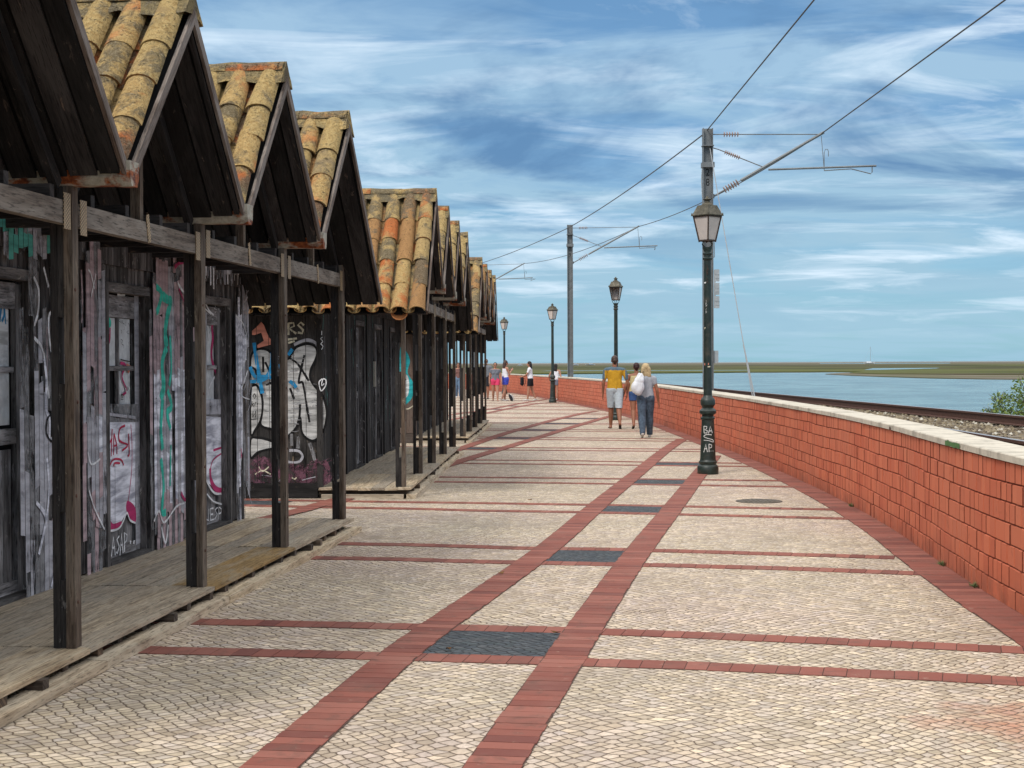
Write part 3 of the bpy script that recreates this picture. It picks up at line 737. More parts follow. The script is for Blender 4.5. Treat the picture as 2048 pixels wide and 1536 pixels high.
# ================================================================== graffiti strokes
def strip_clip(poly, x0, x1):
    def cut(pl, k, sgn):
        out = []
        for i in range(len(pl)):
            a, c = pl[i], pl[(i + 1) % len(pl)]
            da, dc = (a[0] - k) * sgn, (c[0] - k) * sgn
            if da >= 0: out.append(a)
            if da * dc < 0:
                t = da / (da - dc); out.append(tuple(a[j] + (c[j] - a[j]) * t for j in range(3)))
        return out
    pl = cut(poly, x0, 1)
    return cut(pl, x1, -1) if len(pl) > 2 else []
_layer = [0]
class Paint:
    """paint laid on a board surface: 2-D shapes (u, h) mapped to 3-D by fn(u, h, lift); cut at the grooves between slats"""
    def __init__(s, fn, pitch=None, gap=.006, off=0.0): s.fn = fn; s.p = pitch; s.g = gap; s.off = off; s.b = MB(); s.lift = .0012; s.mats = []
    def emit(s, poly, mi):
        pieces = [poly]
        if s.p:
            us = [q[0] for q in poly]; k0 = math.floor((min(us) - s.off) / s.p); k1 = math.floor((max(us) - s.off) / s.p); pieces = []
            for k in range(k0, k1 + 1):
                pc = strip_clip(poly, s.off + k * s.p + s.g / 2, s.off + (k + 1) * s.p - s.g / 2)
                if len(pc) > 2: pieces.append(pc)
        for pc in pieces: s.b.poly([s.fn(*q) for q in pc], [(q[0], q[1]) for q in pc], mi)
    def mi(s, mat):
        if mat not in s.mats: s.mats.append(mat)
        return s.mats.index(mat)
    def stroke(s, pts, w, mat, smooth=True, closed=False):
        s.lift += .00025; l0 = s.lift; mi = s.mi(mat)
        P_ = catmull([(x, y, 0) for x, y in pts], 6, closed) if smooth and len(pts) > 2 else [Vector((x, y, 0)) for x, y in pts]
        if closed: P_ = P_ + [P_[0]]
        L = []; Rr = []
        for i, p in enumerate(P_):
            t = (P_[min(i + 1, len(P_) - 1)] - P_[max(i - 1, 0)]); 
            if t.length < 1e-6: t = Vector((1, 0, 0))
            t.normalize(); n = Vector((-t.y, t.x, 0)) * w / 2 * (.8 + .3 * mnoise.noise(p * 9))
            li = l0 + .0002 * i / len(P_)
            L.append((p.x + n.x, p.y + n.y, li)); Rr.append((p.x - n.x, p.y - n.y, li))
        for i in range(len(P_) - 1): s.emit([L[i], Rr[i], Rr[i + 1], L[i + 1]], mi)
        s.lift += .0002
    def fill(s, pts, mat, smooth=True):
        s.lift += .0003; mi = s.mi(mat)
        P_ = catmull([(x, y, 0) for x, y in pts], 5, True) if smooth else [Vector((x, y, 0)) for x, y in pts]
        for t in tessellate_polygon([P_]): s.emit([(P_[i].x, P_[i].y, s.lift) for i in t], mi)
    def slatfill(s, pts, mats, p=.075, jit=.07, skip=.06):
        """weathered paint that has survived to a different height on every slat"""
        P_ = catmull([(x, y, 0) for x, y in pts], 5, True); us = [q.x for q in P_]
        for k in range(math.floor(min(us) / p), math.floor(max(us) / p) + 1):
            u = (k + .5) * p; hs = []
            for i in range(len(P_)):
                a, c = P_[i], P_[(i + 1) % len(P_)]
                if (a.x - u) * (c.x - u) < 0: hs.append(a.y + (c.y - a.y) * (u - a.x) / (c.x - a.x))
            if len(hs) < 2: continue
            lo, hi = min(hs) + rnd.uniform(-jit, jit), max(hs) + rnd.uniform(-jit, jit)
            z = lo
            while z < hi - .02:
                z2 = min(hi, z + rnd.uniform(.25, 1.1)); s.lift += .00002
                if rnd.random() > skip:
                    g = s.g / 2 + .0006; mi = s.mi(rnd.choice(mats)); e = p * .3
                    s.b.poly([s.fn(*q) for q in ((k * p + g, z, s.lift), (k * p + p - g, z + rnd.uniform(-e, e), s.lift), (k * p + p - g, z2 + rnd.uniform(-e, e), s.lift), (k * p + g, z2, s.lift))], [(k * p, z), (k * p + p, z), (k * p + p, z2), (k * p, z2)], mi)
                z = z2
    def build(s, name, parent):
        return s.b.build(name, [G[m] if m in G else M[m] for m in s.mats], parent, recalc=False)
FONT = {'A': [[(0, 0), (.35, 1), (.7, 0)], [(.12, .35), (.6, .35)]], 'B': [[(0, 0), (0, 1), (.5, .95), (.5, .6), (0, .52), (.6, .4), (.55, .05), (0, 0)]], 'C': [[(.65, .85), (.3, 1), (0, .5), (.3, 0), (.65, .15)]],
        'D': [[(0, 0), (0, 1), (.6, .7), (.6, .3), (0, 0)]], 'E': [[(.6, 1), (0, 1), (0, 0), (.6, 0)], [(0, .5), (.5, .5)]], 'F': [[(.6, 1), (0, 1), (0, 0)], [(0, .5), (.5, .5)]], 'G': [[(.65, .85), (.3, 1), (0, .5), (.3, 0), (.65, .2), (.65, .5), (.4, .5)]],
        'H': [[(0, 0), (0, 1)], [(.6, 0), (.6, 1)], [(0, .5), (.6, .5)]], 'I': [[(.1, 0), (.1, 1)]], 'J': [[(.5, 1), (.5, .2), (.25, 0), (0, .2)]], 'K': [[(0, 0), (0, 1)], [(.6, 1), (0, .45), (.6, 0)]], 'L': [[(0, 1), (0, 0), (.5, 0)]],
        'M': [[(0, 0), (.1, 1), (.4, .4), (.7, 1), (.8, 0)]], 'N': [[(0, 0), (0, 1), (.6, 0), (.6, 1)]], 'O': [[(.3, 1), (0, .5), (.3, 0), (.6, .5), (.3, 1)]], 'P': [[(0, 0), (0, 1), (.55, .9), (.55, .6), (0, .48)]],
        'R': [[(0, 0), (0, 1), (.55, .9), (.5, .55), (0, .48), (.6, 0)]], 'S': [[(.6, .85), (.3, 1), (.02, .75), (.55, .35), (.35, .02), (0, .15)]], 'T': [[(0, 1), (.7, 1)], [(.35, 1), (.35, 0)]], 'U': [[(0, 1), (.05, .2), (.3, 0), (.55, .2), (.6, 1)]],
        'V': [[(0, 1), (.3, 0), (.6, 1)]], 'W': [[(0, 1), (.2, 0), (.4, .7), (.6, 0), (.8, 1)]], 'Y': [[(0, 1), (.3, .5), (.6, 1)], [(.3, .5), (.3, 0)]], 'Z': [[(0, 1), (.6, 1), (0, 0), (.6, 0)]],
        '1': [[(0, .75), (.25, 1), (.25, 0)]], '2': [[(0, .8), (.3, 1), (.6, .75), (0, 0), (.6, 0)]], '3': [[(0, .9), (.5, .9), (.2, .5), (.55, .3), (.3, 0), (0, .1)]], '4': [[(.5, 0), (.5, 1), (0, .35), (.6, .35)]], '8': [[(.3, 1), (.05, .75), (.5, .3), (.3, 0), (.05, .3), (.5, .75), (.3, 1)]],
        '.': [[(.1, 0), (.12, .06)]]}
def scrawl(pt, text, u, h, size, w, mat, slant=0.0, adv=.85, sx=1.0):
    for ch_ in text:
        if ch_ != ' ':
            for st_ in FONT[ch_]:
                pt.stroke([(u + (x * sx + y * slant) * size, h + y * size) for x, y in st_], w, mat, smooth=False)
        u += size * adv * sx
# ================================================================== rows of huts
S = 2.25                     # bay
DECK = .135; RIDGE = 3.78; VAL = 2.655; OUT = .36; WALLX = -1.0; BACK = -3.3
SLOPE = (RIDGE - VAL) / (S / 2); EAVE = .38
def plank_slope(mb, x0, x1, yR, zR, yE, zE, th, width, gap, mi=0, off=0):
    """boards running down a slope from ridge (yR,zR) to eave (yE,zE), side by side along x; `off` lowers them"""
    d = Vector((0, yE - yR, zE - zR)); L = d.length; d.normalize(); n = Vector((0, -d.z, d.y)); n = n if n.z > 0 else -n
    x = x0
    while x < x1 - .02:
        w = min(width * rnd.uniform(.9, 1.1), x1 - x); dz = rnd.uniform(-.004, .004)
        c = Vector((x + w / 2, (yR + yE) / 2, (zR + zE) / 2)) - n * (off + dz)
        mb.box(c, ((w - gap) / 2, th / 2, L / 2 + rnd.uniform(-.012, .012)), (1, 0, 0), n, d, long=2, mi=mi)
        x += w
def tiles(mb, x0, x1, yR, zR, yE, zE, far=False):
    d = Vector((0, yE - yR, zE - zR)); L = d.length; d.normalize(); n = Vector((0, -d.z, d.y)); n = n if n.z > 0 else -n
    X = Vector((1, 0, 0)); colw = .205; nc = int((x1 - x0) / colw); colw = (x1 - x0) / nc
    nrow = 5 if L > 1.75 else 4
    seg = 8 if not far else 6
    step = L / nrow
    def arc(c, dirn, ra, rb, length, up, t, zb, twist):
        b0 = len(mb.v); uo = rnd.random() * 9
        for (s_, r, lift) in ((0, ra, 0), (.5, (ra + rb) / 2, 0), (1, rb, 0)):
            for rr in (r, r - t):
                for k in range(seg + 1):
                    a = math.pi * (.04 + .92 * k / seg)
                    wv = 1 + .035 * mnoise.noise(Vector((c.x * 7 + k * .9, s_ * 3 + c.y * 5, uo)))
                    px_ = math.cos(a) * rr * wv + twist * (s_ - .5); pz = math.sin(a) * rr * .86 * up * wv
                    mb.v.append(tuple(c + X * px_ + n * (pz + zb + (1 - s_) * 0) + dirn * (s_ * length)))
        m_ = seg + 1
        for q in range(2):
            o0 = b0 + q * 2 * m_; o1_ = o0 + 2 * m_
            for k in range(seg):
                mb.f.append((o0 + k, o0 + k + 1, o1_ + k + 1, o1_ + k)); mb.uv.append([(0, 0)] * 4); mb.mi.append(0)
                mb.f.append((o0 + m_ + k, o1_ + m_ + k, o1_ + m_ + k + 1, o0 + m_ + k + 1)); mb.uv.append([(0, 0)] * 4); mb.mi.append(0)
            for k in (0, seg):
                mb.f.append((o0 + k, o1_ + k, o1_ + m_ + k, o0 + m_ + k)); mb.uv.append([(0, 0)] * 4); mb.mi.append(0)
        for o0 in (b0, b0 + 4 * m_):
            for k in range(seg): mb.f.append((o0 + k, o0 + m_ + k, o0 + m_ + k + 1, o0 + k + 1)); mb.uv.append([(0, 0)] * 4); mb.mi.append(0)
    base = Vector((0, yR, zR))
    for c in range(nc + 1):
        cx = x0 + (c + .5) * colw
        for r in range(nrow):
            s0 = r * step + rnd.uniform(-.015, .015)
            if c < nc:
                jx = rnd.uniform(-.006, .006)
                p = base + d * (s0 - (.02 if r else -.02)) + X * (cx + jx) + n * rnd.uniform(-.004, .006)
                arc(p, d, .082 + rnd.uniform(-.005, .005), .097 + rnd.uniform(-.006, .006), step + .07, 1, .013, .038 + .018 * 0 + (nrow - r) * 0, rnd.uniform(-.016, .016))
            if c <= nc:
                p = base + d * (s0 - .02) + X * (cx - colw / 2 + rnd.uniform(-.004, .004))
                if x0 + .02 < p.x < x1 - .02: arc(p, d, .094, .078, step + .06, -1, .012, .072, 0)
def hut_row(name, origin, ang, nb, label, door_bays, side='hutdark', far=False, front='hutwall'):
    root = empty(name, origin, -ang, label=label, cat='hut row', group='rows of wooden huts along the promenade')
    K = nb
    # ground beam, joists, deck boards
    kb = MB(); y = -.12
    while y < K * S + .10:
        L = min(rnd.uniform(2.0, 2.5), K * S + .12 - y); kb.box((.135, y + L / 2, .028), (.062, L / 2 - .004, .027), long=1, jit=.004); y += L
    kb.box((-.46, -.10, .028), (.50, .04, .027), long=0, jit=.003); kb.box((-.46, K * S + .09, .028), (.50, .04, .027), long=0, jit=.003)
    kb.build('ground_beam', M['kerb'], root)
    jb = MB(); y = .05
    while y < K * S:
        ex = rnd.choice((.08, .11, .12, .16)); jb.box(((WALLX + ex) / 2, y, .080), ((ex - WALLX) / 2, .038, .024), long=0); y += rnd.uniform(.34, .46)
    jb.build('joist_row', M['post'], root)
    db = MB(); nbd = 7; wd = (0.13 - WALLX) / nbd
    for b_ in range(K):
        ya, yb = b_ * S + (-.13 if b_ == 0 else 0), (b_ + 1) * S + (.11 if b_ == K - 1 else 0)
        for k in range(nbd):
            if b_ == 2 and k >= nbd - 2 and not far and name == 'hut_row' and origin[1] < 8: mi = 1
            else: mi = 0
            cx = WALLX + (k + .5) * wd; 
            db.box((cx, (ya + yb) / 2 + rnd.uniform(-.006, .006), .1205 + rnd.uniform(-.003, .003)), (wd / 2 - .0035, (yb - ya) / 2 - .004, .0145), long=1, jit=.003, mi=mi)
    db.build('deck', [M['deck'], M['stainboard']], root)
    # posts: two planks with packing blocks between them
    for i in range(K + 1):
        p = MB(); q = MB(); y = i * S; tp = 2.60
        lean = rnd.uniform(-.008, .008)
        p.box((.037, y, (DECK + tp) / 2), (.023, .046, (tp - DECK) / 2), long=2, jit=.003)
        q.box((-.043, y + .004, (DECK + tp) / 2), (.018, .042, (tp - DECK) / 2), long=2, jit=.003)
        for z0, z1 in ((DECK, .50), (.86, 1.55), (1.90, tp)):
            q.box((-.0055, y + rnd.uniform(-.006, .006), (z0 + z1) / 2), (.0185, .036, (z1 - z0) / 2 - .002), long=2)
        po = p.build('post', M['post'], root); q.build('packing_plank', M['postdark'], po)
        bt = MB()
        for z in (.38, .95, 1.45, 2.05):
            bt.lathe([(.001, .006), (.009, .004), (.011, -.004)], (.061, y + rnd.uniform(-.02, .02), z), 8, axis=Matrix.Rotation(R(90), 4, 'Y'))
        bt.build('bolt', M['iron'], po)
    # lintel, king posts, tie joists, nail plates
    for b_ in range(K):
        lb = MB(); y0 = b_ * S + .058; y1 = (b_ + 1) * S - .058
        lb.box((.028, (y0 + y1) / 2, 2.455), (.030, (y1 - y0) / 2, .062), long=1, jit=.004)
        lo = lb.build('lintel', M['lintel'], root)
        if not far or b_ < 1:
            for yy, tlt in ((y0 + .055, 0), (y1 - .055, 0), ((y0 + y1) / 2 + .03, .22)):
                pm = MB(); hh = .095 if tlt == 0 else .085; zc = 2.46 + rnd.uniform(-.02, .02)
                pm.box((.062, yy, zc), (.002, .045 if tlt == 0 else .024, hh), (1, 0, 0), (0, math.cos(tlt), math.sin(tlt)), long=2)
                pm.build('nail_plate', M['nailplate'], lo)
        km = MB(); km.box((.0, (b_ + .5) * S, (2.52 + RIDGE - .12) / 2), (.03, .028, (RIDGE - .12 - 2.52) / 2), long=2)
        km.build('king_post', M['post'], root)
        tj = MB()
        for k in range(4):
            yy = b_ * S + (.28, .82, 1.42, 1.97)[k]; tj.box(((WALLX - .02) / 2, yy, 2.55), ((.12 - WALLX) / 2, .028, .033), long=0)
        tj.build('tie_joist', M['hut'], root)
    # roofs
    for b_ in range(K):
        yR = (b_ + .5) * S
        und = MB(); tl = MB(); bg_ = MB()
        for sgn in (-1, 1):
            endslope = (b_ == 0 and sgn == -1) or (b_ == K - 1 and sgn == 1)
            run = S / 2 + (EAVE if endslope else -.035); yE = yR + sgn * run; zE = RIDGE - run * SLOPE
            plank_slope(und, BACK + .02, OUT - .012, yR + sgn * .004, RIDGE - .01, yE, zE, .018, .155, .018, off=.052)
            plank_slope(und, BACK + .03, OUT - .02, yR + sgn * .004, RIDGE - .01, yE, zE, .010, 3.7, .0, off=.030, mi=1)  # black backing sheet, paints the shade between the boards
            # rafters at the post line and at the wall
            d = Vector((0, yE - yR, zE - RIDGE)); L = d.length; d.normalize(); n = Vector((0, -d.z, d.y)); n = n if n.z > 0 else -n
            for xx in (.0, -.95, -2.1, -3.1):
                Lr = min(L, (S / 2 + .02) / abs(d.y)) if not endslope else L - .05
                c = Vector((xx, yR, RIDGE - .02)) + d * (Lr / 2) - n * .100
                und.box(c, (.022, .036, Lr / 2), (1, 0, 0), n, d, long=2)
            tiles(tl, BACK, OUT - .004, yR, RIDGE, yE, zE, far)
            # barge board on the front edge
            c = Vector((OUT, yR, RIDGE)) + d * (L / 2) - n * .022
            bg_.box(c, (.011, .032, L / 2 + .005), (1, 0, 0), n, d, long=2, jit=.002)
        ro = und.build('roof', [M['hut'], M['inside']], root)
        to = tl.build('roof_tiles', M['tile'], ro, recalc=True); smooth_by_angle(to, 50)
        bg_.build('barge_board', M['barge'], ro)
        # mortar along the ridge, and lumps under the first tiles
        rm = MB(); nx = 26 if not far else 14; b0 = len(rm.v); prof = 9
        for i in range(nx + 1):
            x = BACK + (OUT + .005 - BACK) * i / nx
            for k in range(prof):
                t = k / (prof - 1) * 2 - 1; w = .17 + .05 * mnoise.noise(Vector((x * 5, sgn * k * .3, b_ * 7 + origin[1]))) + .035 * math.sin(x * 2 * math.pi / .192 + 1)
                yy = t * w; zz_ = .112 - abs(yy) * SLOPE * .93 + .02 * (1 - abs(t)) ** .5 + .02 * mnoise.noise(Vector((x * 9, t * 4, b_ + origin[1])))
                rm.v.append((x, yR + yy, RIDGE + zz_))
        for i in range(nx):
            for k in range(prof - 1):
                rm.f.append((b0 + i * prof + k, b0 + i * prof + k + 1, b0 + (i + 1) * prof + k + 1, b0 + (i + 1) * prof + k)); rm.uv.append([(0, 0)] * 4); rm.mi.append(0)
        for i in (0, nx):
            rm.v.append((BACK + (OUT + .005 - BACK) * i / nx, yR, RIDGE - .02)); q_ = len(rm.v) - 1
            for k in range(prof - 1): rm.f.append((b0 + i * prof + k, b0 + i * prof + k + 1, q_)); rm.uv.append([(0, 0)] * 3); rm.mi.append(0)
        mo = rm.build('ridge_mortar', M['mortar'], ro); smooth_by_angle(mo, 60)
        rt = MB(); x = BACK
        while x < OUT - .05:                         # ridge tiles
            L = min(.40, OUT - .01 - x); b0 = len(rt.v); sg = 7; r0 = .085 + rnd.uniform(-.004, .006)
            for s_ in (0, 1):
                for rr in (r0 + .012 * s_, r0 + .012 * s_ - .013):
                    for k in range(sg + 1):
                        a = math.pi * k / sg; rt.v.append((x + L * s_ * 1.04, yR + math.cos(a) * rr, RIDGE + .055 + math.sin(a) * rr * .75))
            m_ = sg + 1
            for k in range(sg):
                for fc in ((b0 + k, b0 + k + 1, b0 + 2 * m_ + k + 1, b0 + 2 * m_ + k), (b0 + m_ + k, b0 + 3 * m_ + k, b0 + 3 * m_ + k + 1, b0 + m_ + k + 1), (b0 + 2 * m_ + k, b0 + 2 * m_ + k + 1, b0 + 3 * m_ + k + 1, b0 + 3 * m_ + k), (b0 + k, b0 + m_ + k, b0 + m_ + k + 1, b0 + k + 1)):
                    rt.f.append(fc); rt.uv.append([(0, 0)] * 4); rt.mi.append(0)
            x += L
        smooth_by_angle(rt.build('ridge_tile_row', M['tile'], ro), 50)
    # valley gutters
    for i in range(1, K):
        g = MB(); y = i * S; x0, x1 = BACK, OUT + .03; b0 = len(g.v)
        pr = [(-.075, .075), (-.070, .0), (-.045, -.040), (.045, -.040), (.070, 0), (.075, .075), (.069, .075), (.064, 0), (.040, -.034), (-.040, -.034), (-.064, 0), (-.069, .075)]
        n_ = len(pr)
        for xx, sc in ((x0, 1), (x1 - .12, 1), (x1 - .05, 1.12), (x1, .95)):
            for a, c in pr: g.v.append((xx, y + a * sc, VAL - .015 + c * (1 if sc == 1 else 1.15)))
        for q in range(3):
            for k in range(n_):
                j = (k + 1) % n_; g.f.append((b0 + q * n_ + k, b0 + q * n_ + j, b0 + (q + 1) * n_ + j, b0 + (q + 1) * n_ + k)); g.uv.append([(0, 0)] * 4); g.mi.append(0)
        e0 = b0 + 3 * n_
        g.f.append(tuple(e0 + k for k in range(6))); g.uv.append([(0, 0)] * 6); g.mi.append(0)
        g.build('valley_gutter', M['gutter'], root)
    # front wall, bay by bay
    PT = .075
    for b_ in range(K):
        w = MB(); y0 = b_ * S
        dr = (y0 + .93, y0 + 1.90) if b_ in door_bays else (None, None)
        y = y0; k = 0
        while y < y0 + S - .001:
            yc = y + PT / 2
            if dr[0] is None or not (dr[0] < yc < dr[1]): z0, z1 = DECK, 2.40
            else: z0, z1 = 2.235, 2.40
            if z0 == DECK: z0 += rnd.uniform(0, .01)
            w.box((WALLX, yc, (z0 + z1) / 2), (.010, PT / 2 - .0028, (z1 - z0) / 2), long=2, jit=.0012)
            y += PT
        y = y0
        while y < y0 + S - .001:
            zt = RIDGE - .10 - abs(y + .0225 - (b_ + .5) * S) * SLOPE
            zb = 2.40 if not (b_ == 0 and 0) else 2.4
            if zt > zb + .02: w.box((WALLX + .022, y + .0225, (zb + zt) / 2), (.009, .0205, (zt - zb) / 2), long=2)
            y += .045
        w.box((WALLX + .008, y0 + .03, 1.30), (.026, .035, 1.17), long=2); w.box((WALLX + .008, y0 + S - .03, 1.30), (.026, .030, 1.17), long=2)
        wo_ = w.build('front_wall', M[front], root)
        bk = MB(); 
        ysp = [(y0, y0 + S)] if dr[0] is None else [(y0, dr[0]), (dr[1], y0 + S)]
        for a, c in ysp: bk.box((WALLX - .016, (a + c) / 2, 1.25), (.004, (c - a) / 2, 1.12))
        bk.build('wall_backing', M['inside'], wo_)  # black sheet, shade in the slat grooves given as colour
    # back wall, side walls, plinth, floor
    bw = MB(); y = 0
    while y < K * S: bw.box((BACK + .15, y + .06, 1.4), (.012, .057, 1.3), long=2); y += .12
    bw.build('back_wall', M['hutwall'], root)
    for ys, nm in ((0.0, 'side_wall'), (K * S, 'side_wall')):
        sw = MB(); x = WALLX - .01; sg = -1 if ys == 0 else 1
        while x > BACK + .16:
            sw.box((x - .075, ys + sg * .005, 1.22), (.0725, .010, 1.02), long=2, jit=.001); x -= .15
        sw.box((WALLX + .01, ys + sg * .012, 1.28), (.035, .028, 1.15), long=2)
        sw.box(((WALLX + BACK) / 2, ys + sg * .012, .10), (abs(BACK - WALLX) / 2 - .02, .03, .09), long=0)
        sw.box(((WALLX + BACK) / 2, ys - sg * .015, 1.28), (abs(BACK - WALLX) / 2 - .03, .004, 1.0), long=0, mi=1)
        sw.build(nm, [M[side if sg == -1 else 'hutwall'], M['inside']], root)
    # doors
    for b_ in door_bays:
        y0 = b_ * S + .93; y1 = b_ * S + 1.90; xd = WALLX - .07
        d = MB()
        for z, h in ((1.185, .05), (.19, .05), (2.10, .085)): d.box((xd, (y0 + y1) / 2 - .02, z), (.018, .36, h), long=1)
        for yy in (y0 + .055, y1 - .125 + .0): d.box((xd, yy + .03, 1.16), (.0182, .045, 1.02), long=2)
        d.box((xd + .002, (y0 + y1) / 2 - .02, 1.68), (.014, .014, .34), long=2); d.box((xd + .003, (y0 + y1) / 2 - .02, 1.62), (.015, .33, .018), long=1)
        for k in range(5): d.box((xd - .006, y0 + .17 + k * .128 + .03, .66), (.008, .061, .44), long=2)
        do = d.build('door', M['doorwood'], root)
        fr = MB()
        for yy in (y0, y1): fr.box((WALLX - .01, yy, 1.20), (.045, .032, 1.07), long=2)
        fr.box((WALLX - .01, (y0 + y1) / 2, 2.235), (.045, (y1 - y0) / 2 - .033, .036), long=1)
        fr.box((WALLX - .05, y1 - .05, 1.17), (.05, .008, 1.03), long=2); fr.box((WALLX - .02, (y0 + y1) / 2, .145), (.06, (y1 - y0) / 2 - .033, .018), long=1)
        fr.build('door_frame', M['hutwall'], do)
        pn = MB(); yc = (y0 + y1) / 2 - .02
        for a in (-1, 1):
            for z0, z1 in ((1.26, 1.60), (1.64, 2.01)):
                if name == 'hut_row' and origin[1] < 8 and b_ == 2 and a == -1 and z0 < 1.5: continue
                pn.box((xd - .008, yc + a * .162, (z0 + z1) / 2), (.004, .142, (z1 - z0) / 2))
        pn.build('pane', M['doorpane'], do)
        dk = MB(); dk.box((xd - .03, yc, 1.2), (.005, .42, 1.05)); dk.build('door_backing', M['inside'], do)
    return root
def plate_mat():
    m, N, out = new_mat('perforated_nail_plate'); p = N.n('ShaderNodeTexCoord').outputs['Object']
    q = N.n('ShaderNodeSeparateXYZ', {'Vector': p})
    fy = N.m('ABSOLUTE', N.m('SUBTRACT', N.m('FRACT', N.m('MULTIPLY', q.outputs[1], 62)), .5)); row = N.m('FLOOR', N.m('MULTIPLY', q.outputs[1], 62))
    fz = N.m('ABSOLUTE', N.m('SUBTRACT', N.m('FRACT', N.m('ADD', N.m('MULTIPLY', q.outputs[2], 48), N.m('MULTIPLY', row, .5))), .5))
    hole = N.m('MULTIPLY', N.m('LESS_THAN', fy, .24), N.m('LESS_THAN', fz, .30))
    c = N.mix(hole, N.mix(N.noise(p, 40, 4), (.30, .20, .11), (.50, .38, .24)), (.04, .03, .02)); pbsdf(N, out, c, .6, None, .2); return m
M['nailplate'] = plate_mat()
M['doorpane'] = simple('painted_over_pane', (.58, .60, .61), .5, .25, 9, 0, .1, .4, dirt=(.26, .28, .29))
OA = Vector((-2.622, 5.99, 0)); AA = math.atan2(.701, 6.72)
OB = Vector((-1.362, 18.80, 0)); AB = math.atan2(.28, 8.96)
OC = Vector((-1.02, 31.72, 0)); AC = math.atan2(.28, 9.0)
rowA = hut_row('hut_row', OA, AA, 4, 'nearest row of dark wooden gabled huts with graffiti doors and weathered deck', (0, 1, 2, 3))
rowB = hut_row('hut_row', OB, AB, 4, 'middle row of dark wooden huts with silver bubble graffiti on its end wall', (0, 1, 2, 3), front='hutdark')
rowC = hut_row('hut_row', OC, AC, 4, 'farthest row of wooden huts, its brownish end wall sprayed with turquoise', (0, 1, 2, 3), side='brownwall', far=True, front='hutdark')

# ================================================================== graffiti, laid on the boards
def local_of(origin, ang, p):
    d = Vector(p) - origin; c, s = math.cos(ang), math.sin(ang)
    return Vector((d.x * c - d.y * s, d.x * s + d.y * c, d.z))
def front_uv(origin, ang, x, y, xl=WALLX + .010):
    """where the sight line of a photo point meets the front wall: (distance along the row, height)"""
    r = ray(x, y); c, s = math.cos(ang), math.sin(ang)
    o = local_of(origin, ang, (0, 0, CH)); d = Vector((r.x * c - r.y * s, r.x * s + r.y * c, r.z))
    t = (xl - o.x) / d.x; q = o + d * t; return q.y, q.z
def side_uv(origin, ang, x, y, yl=-.016):
    r = ray(x, y); c, s = math.cos(ang), math.sin(ang)
    o = local_of(origin, ang, (0, 0, CH)); d = Vector((r.x * c - r.y * s, r.x * s + r.y * c, r.z))
    t = (yl - o.y) / d.y; q = o + d * t; return q.x, q.z
def zoomed(fn, org, ang, x0, y0, sc, **kw): return lambda pts: [fn(org, ang, x0 + x / sc, y0 + y / sc, **kw) for x, y in pts]
FW = lambda u, h, l: Vector((WALLX + .0112 + l, u, h))
# --- nearest row, front wall
rs0 = random.Random(11)
b1 = zoomed(front_uv, OA, AA, 0, 480, 2.02); b2 = zoomed(front_uv, OA, AA, 140, 480, 2.196); b3 = zoomed(front_uv, OA, AA, 390, 500, 2.646)
pt = Paint(FW, .075, .0056)
for k in range(150):                       # long pale weather streaks and drips over the slats of the three nearest bays
    u = rs0.uniform(2.4, 8.9); h = rs0.uniform(.25, 2.0)
    if .90 < (u % S) < 1.92: continue
    pt.stroke([(u, h), (u + rs0.uniform(-.03, .03), h + .12), (u + rs0.uniform(-.03, .03), h + rs0.uniform(.2, .5))], rs0.uniform(.012, .05), rs0.choice(['wash2', 'wash', 'wash2', 'pink']))
pt.slatfill(b1([(66, 60), (214, 60), (214, 1380), (66, 1480)]), ['wash2', 'wash2', 'wash2', 'wash'], skip=.45, jit=.25)
pt.slatfill(b3([(255, 190), (262, 190), (262, 1380), (200, 1400), (200, 240)]), ['wash2', 'wash2', 'wash'], skip=.2)
pt.slatfill(b2([(45, 85), (128, 100), (128, 1400), (45, 1440)]), ['wash2', 'wash2', 'pink'], skip=.12, jit=.08)
pt.slatfill(b2([(345, 160), (500, 180), (500, 1330), (345, 1380)]), ['wash2', 'pink', 'wash2'], skip=.1, jit=.08)
pt.slatfill(b1([(112, 560), (150, 600), (215, 620), (215, 1010), (160, 1040), (115, 980)]), ['wash', 'wash', 'wash2'])
pt.slatfill(b1([(0, -60), (105, -50), (212, -30), (212, 60), (150, 100), (105, 70), (60, 60), (0, 30)]), ['teal2', 'teal2', 'wash'])
for q in ([(110, 150), (130, 200), (128, 290), (112, 345)], [(112, 395), (145, 440), (160, 530), (172, 640)], [(214, 278), (182, 290), (170, 325), (176, 420), (190, 480)], [(150, 110), (160, 150), (170, 190)], [(196, 90), (204, 190), (210, 225)]):
    pt.stroke(b1(q), .030, 'white')
for q in ([(163, 880), (172, 1000), (160, 1130), (130, 1270)], [(221, 1095), (214, 1250), (180, 1400)], [(150, 480), (160, 560), (158, 680), (172, 720), (172, 800)], [(205, 600), (208, 820), (200, 930)], [(118, 1060), (150, 1100), (160, 1140)]):
    pt.stroke(b1(q), .038, 'lav')
pt.stroke(b1([(190, 700), (165, 720), (160, 780), (185, 815), (205, 780), (195, 710)]), .02, 'blk')
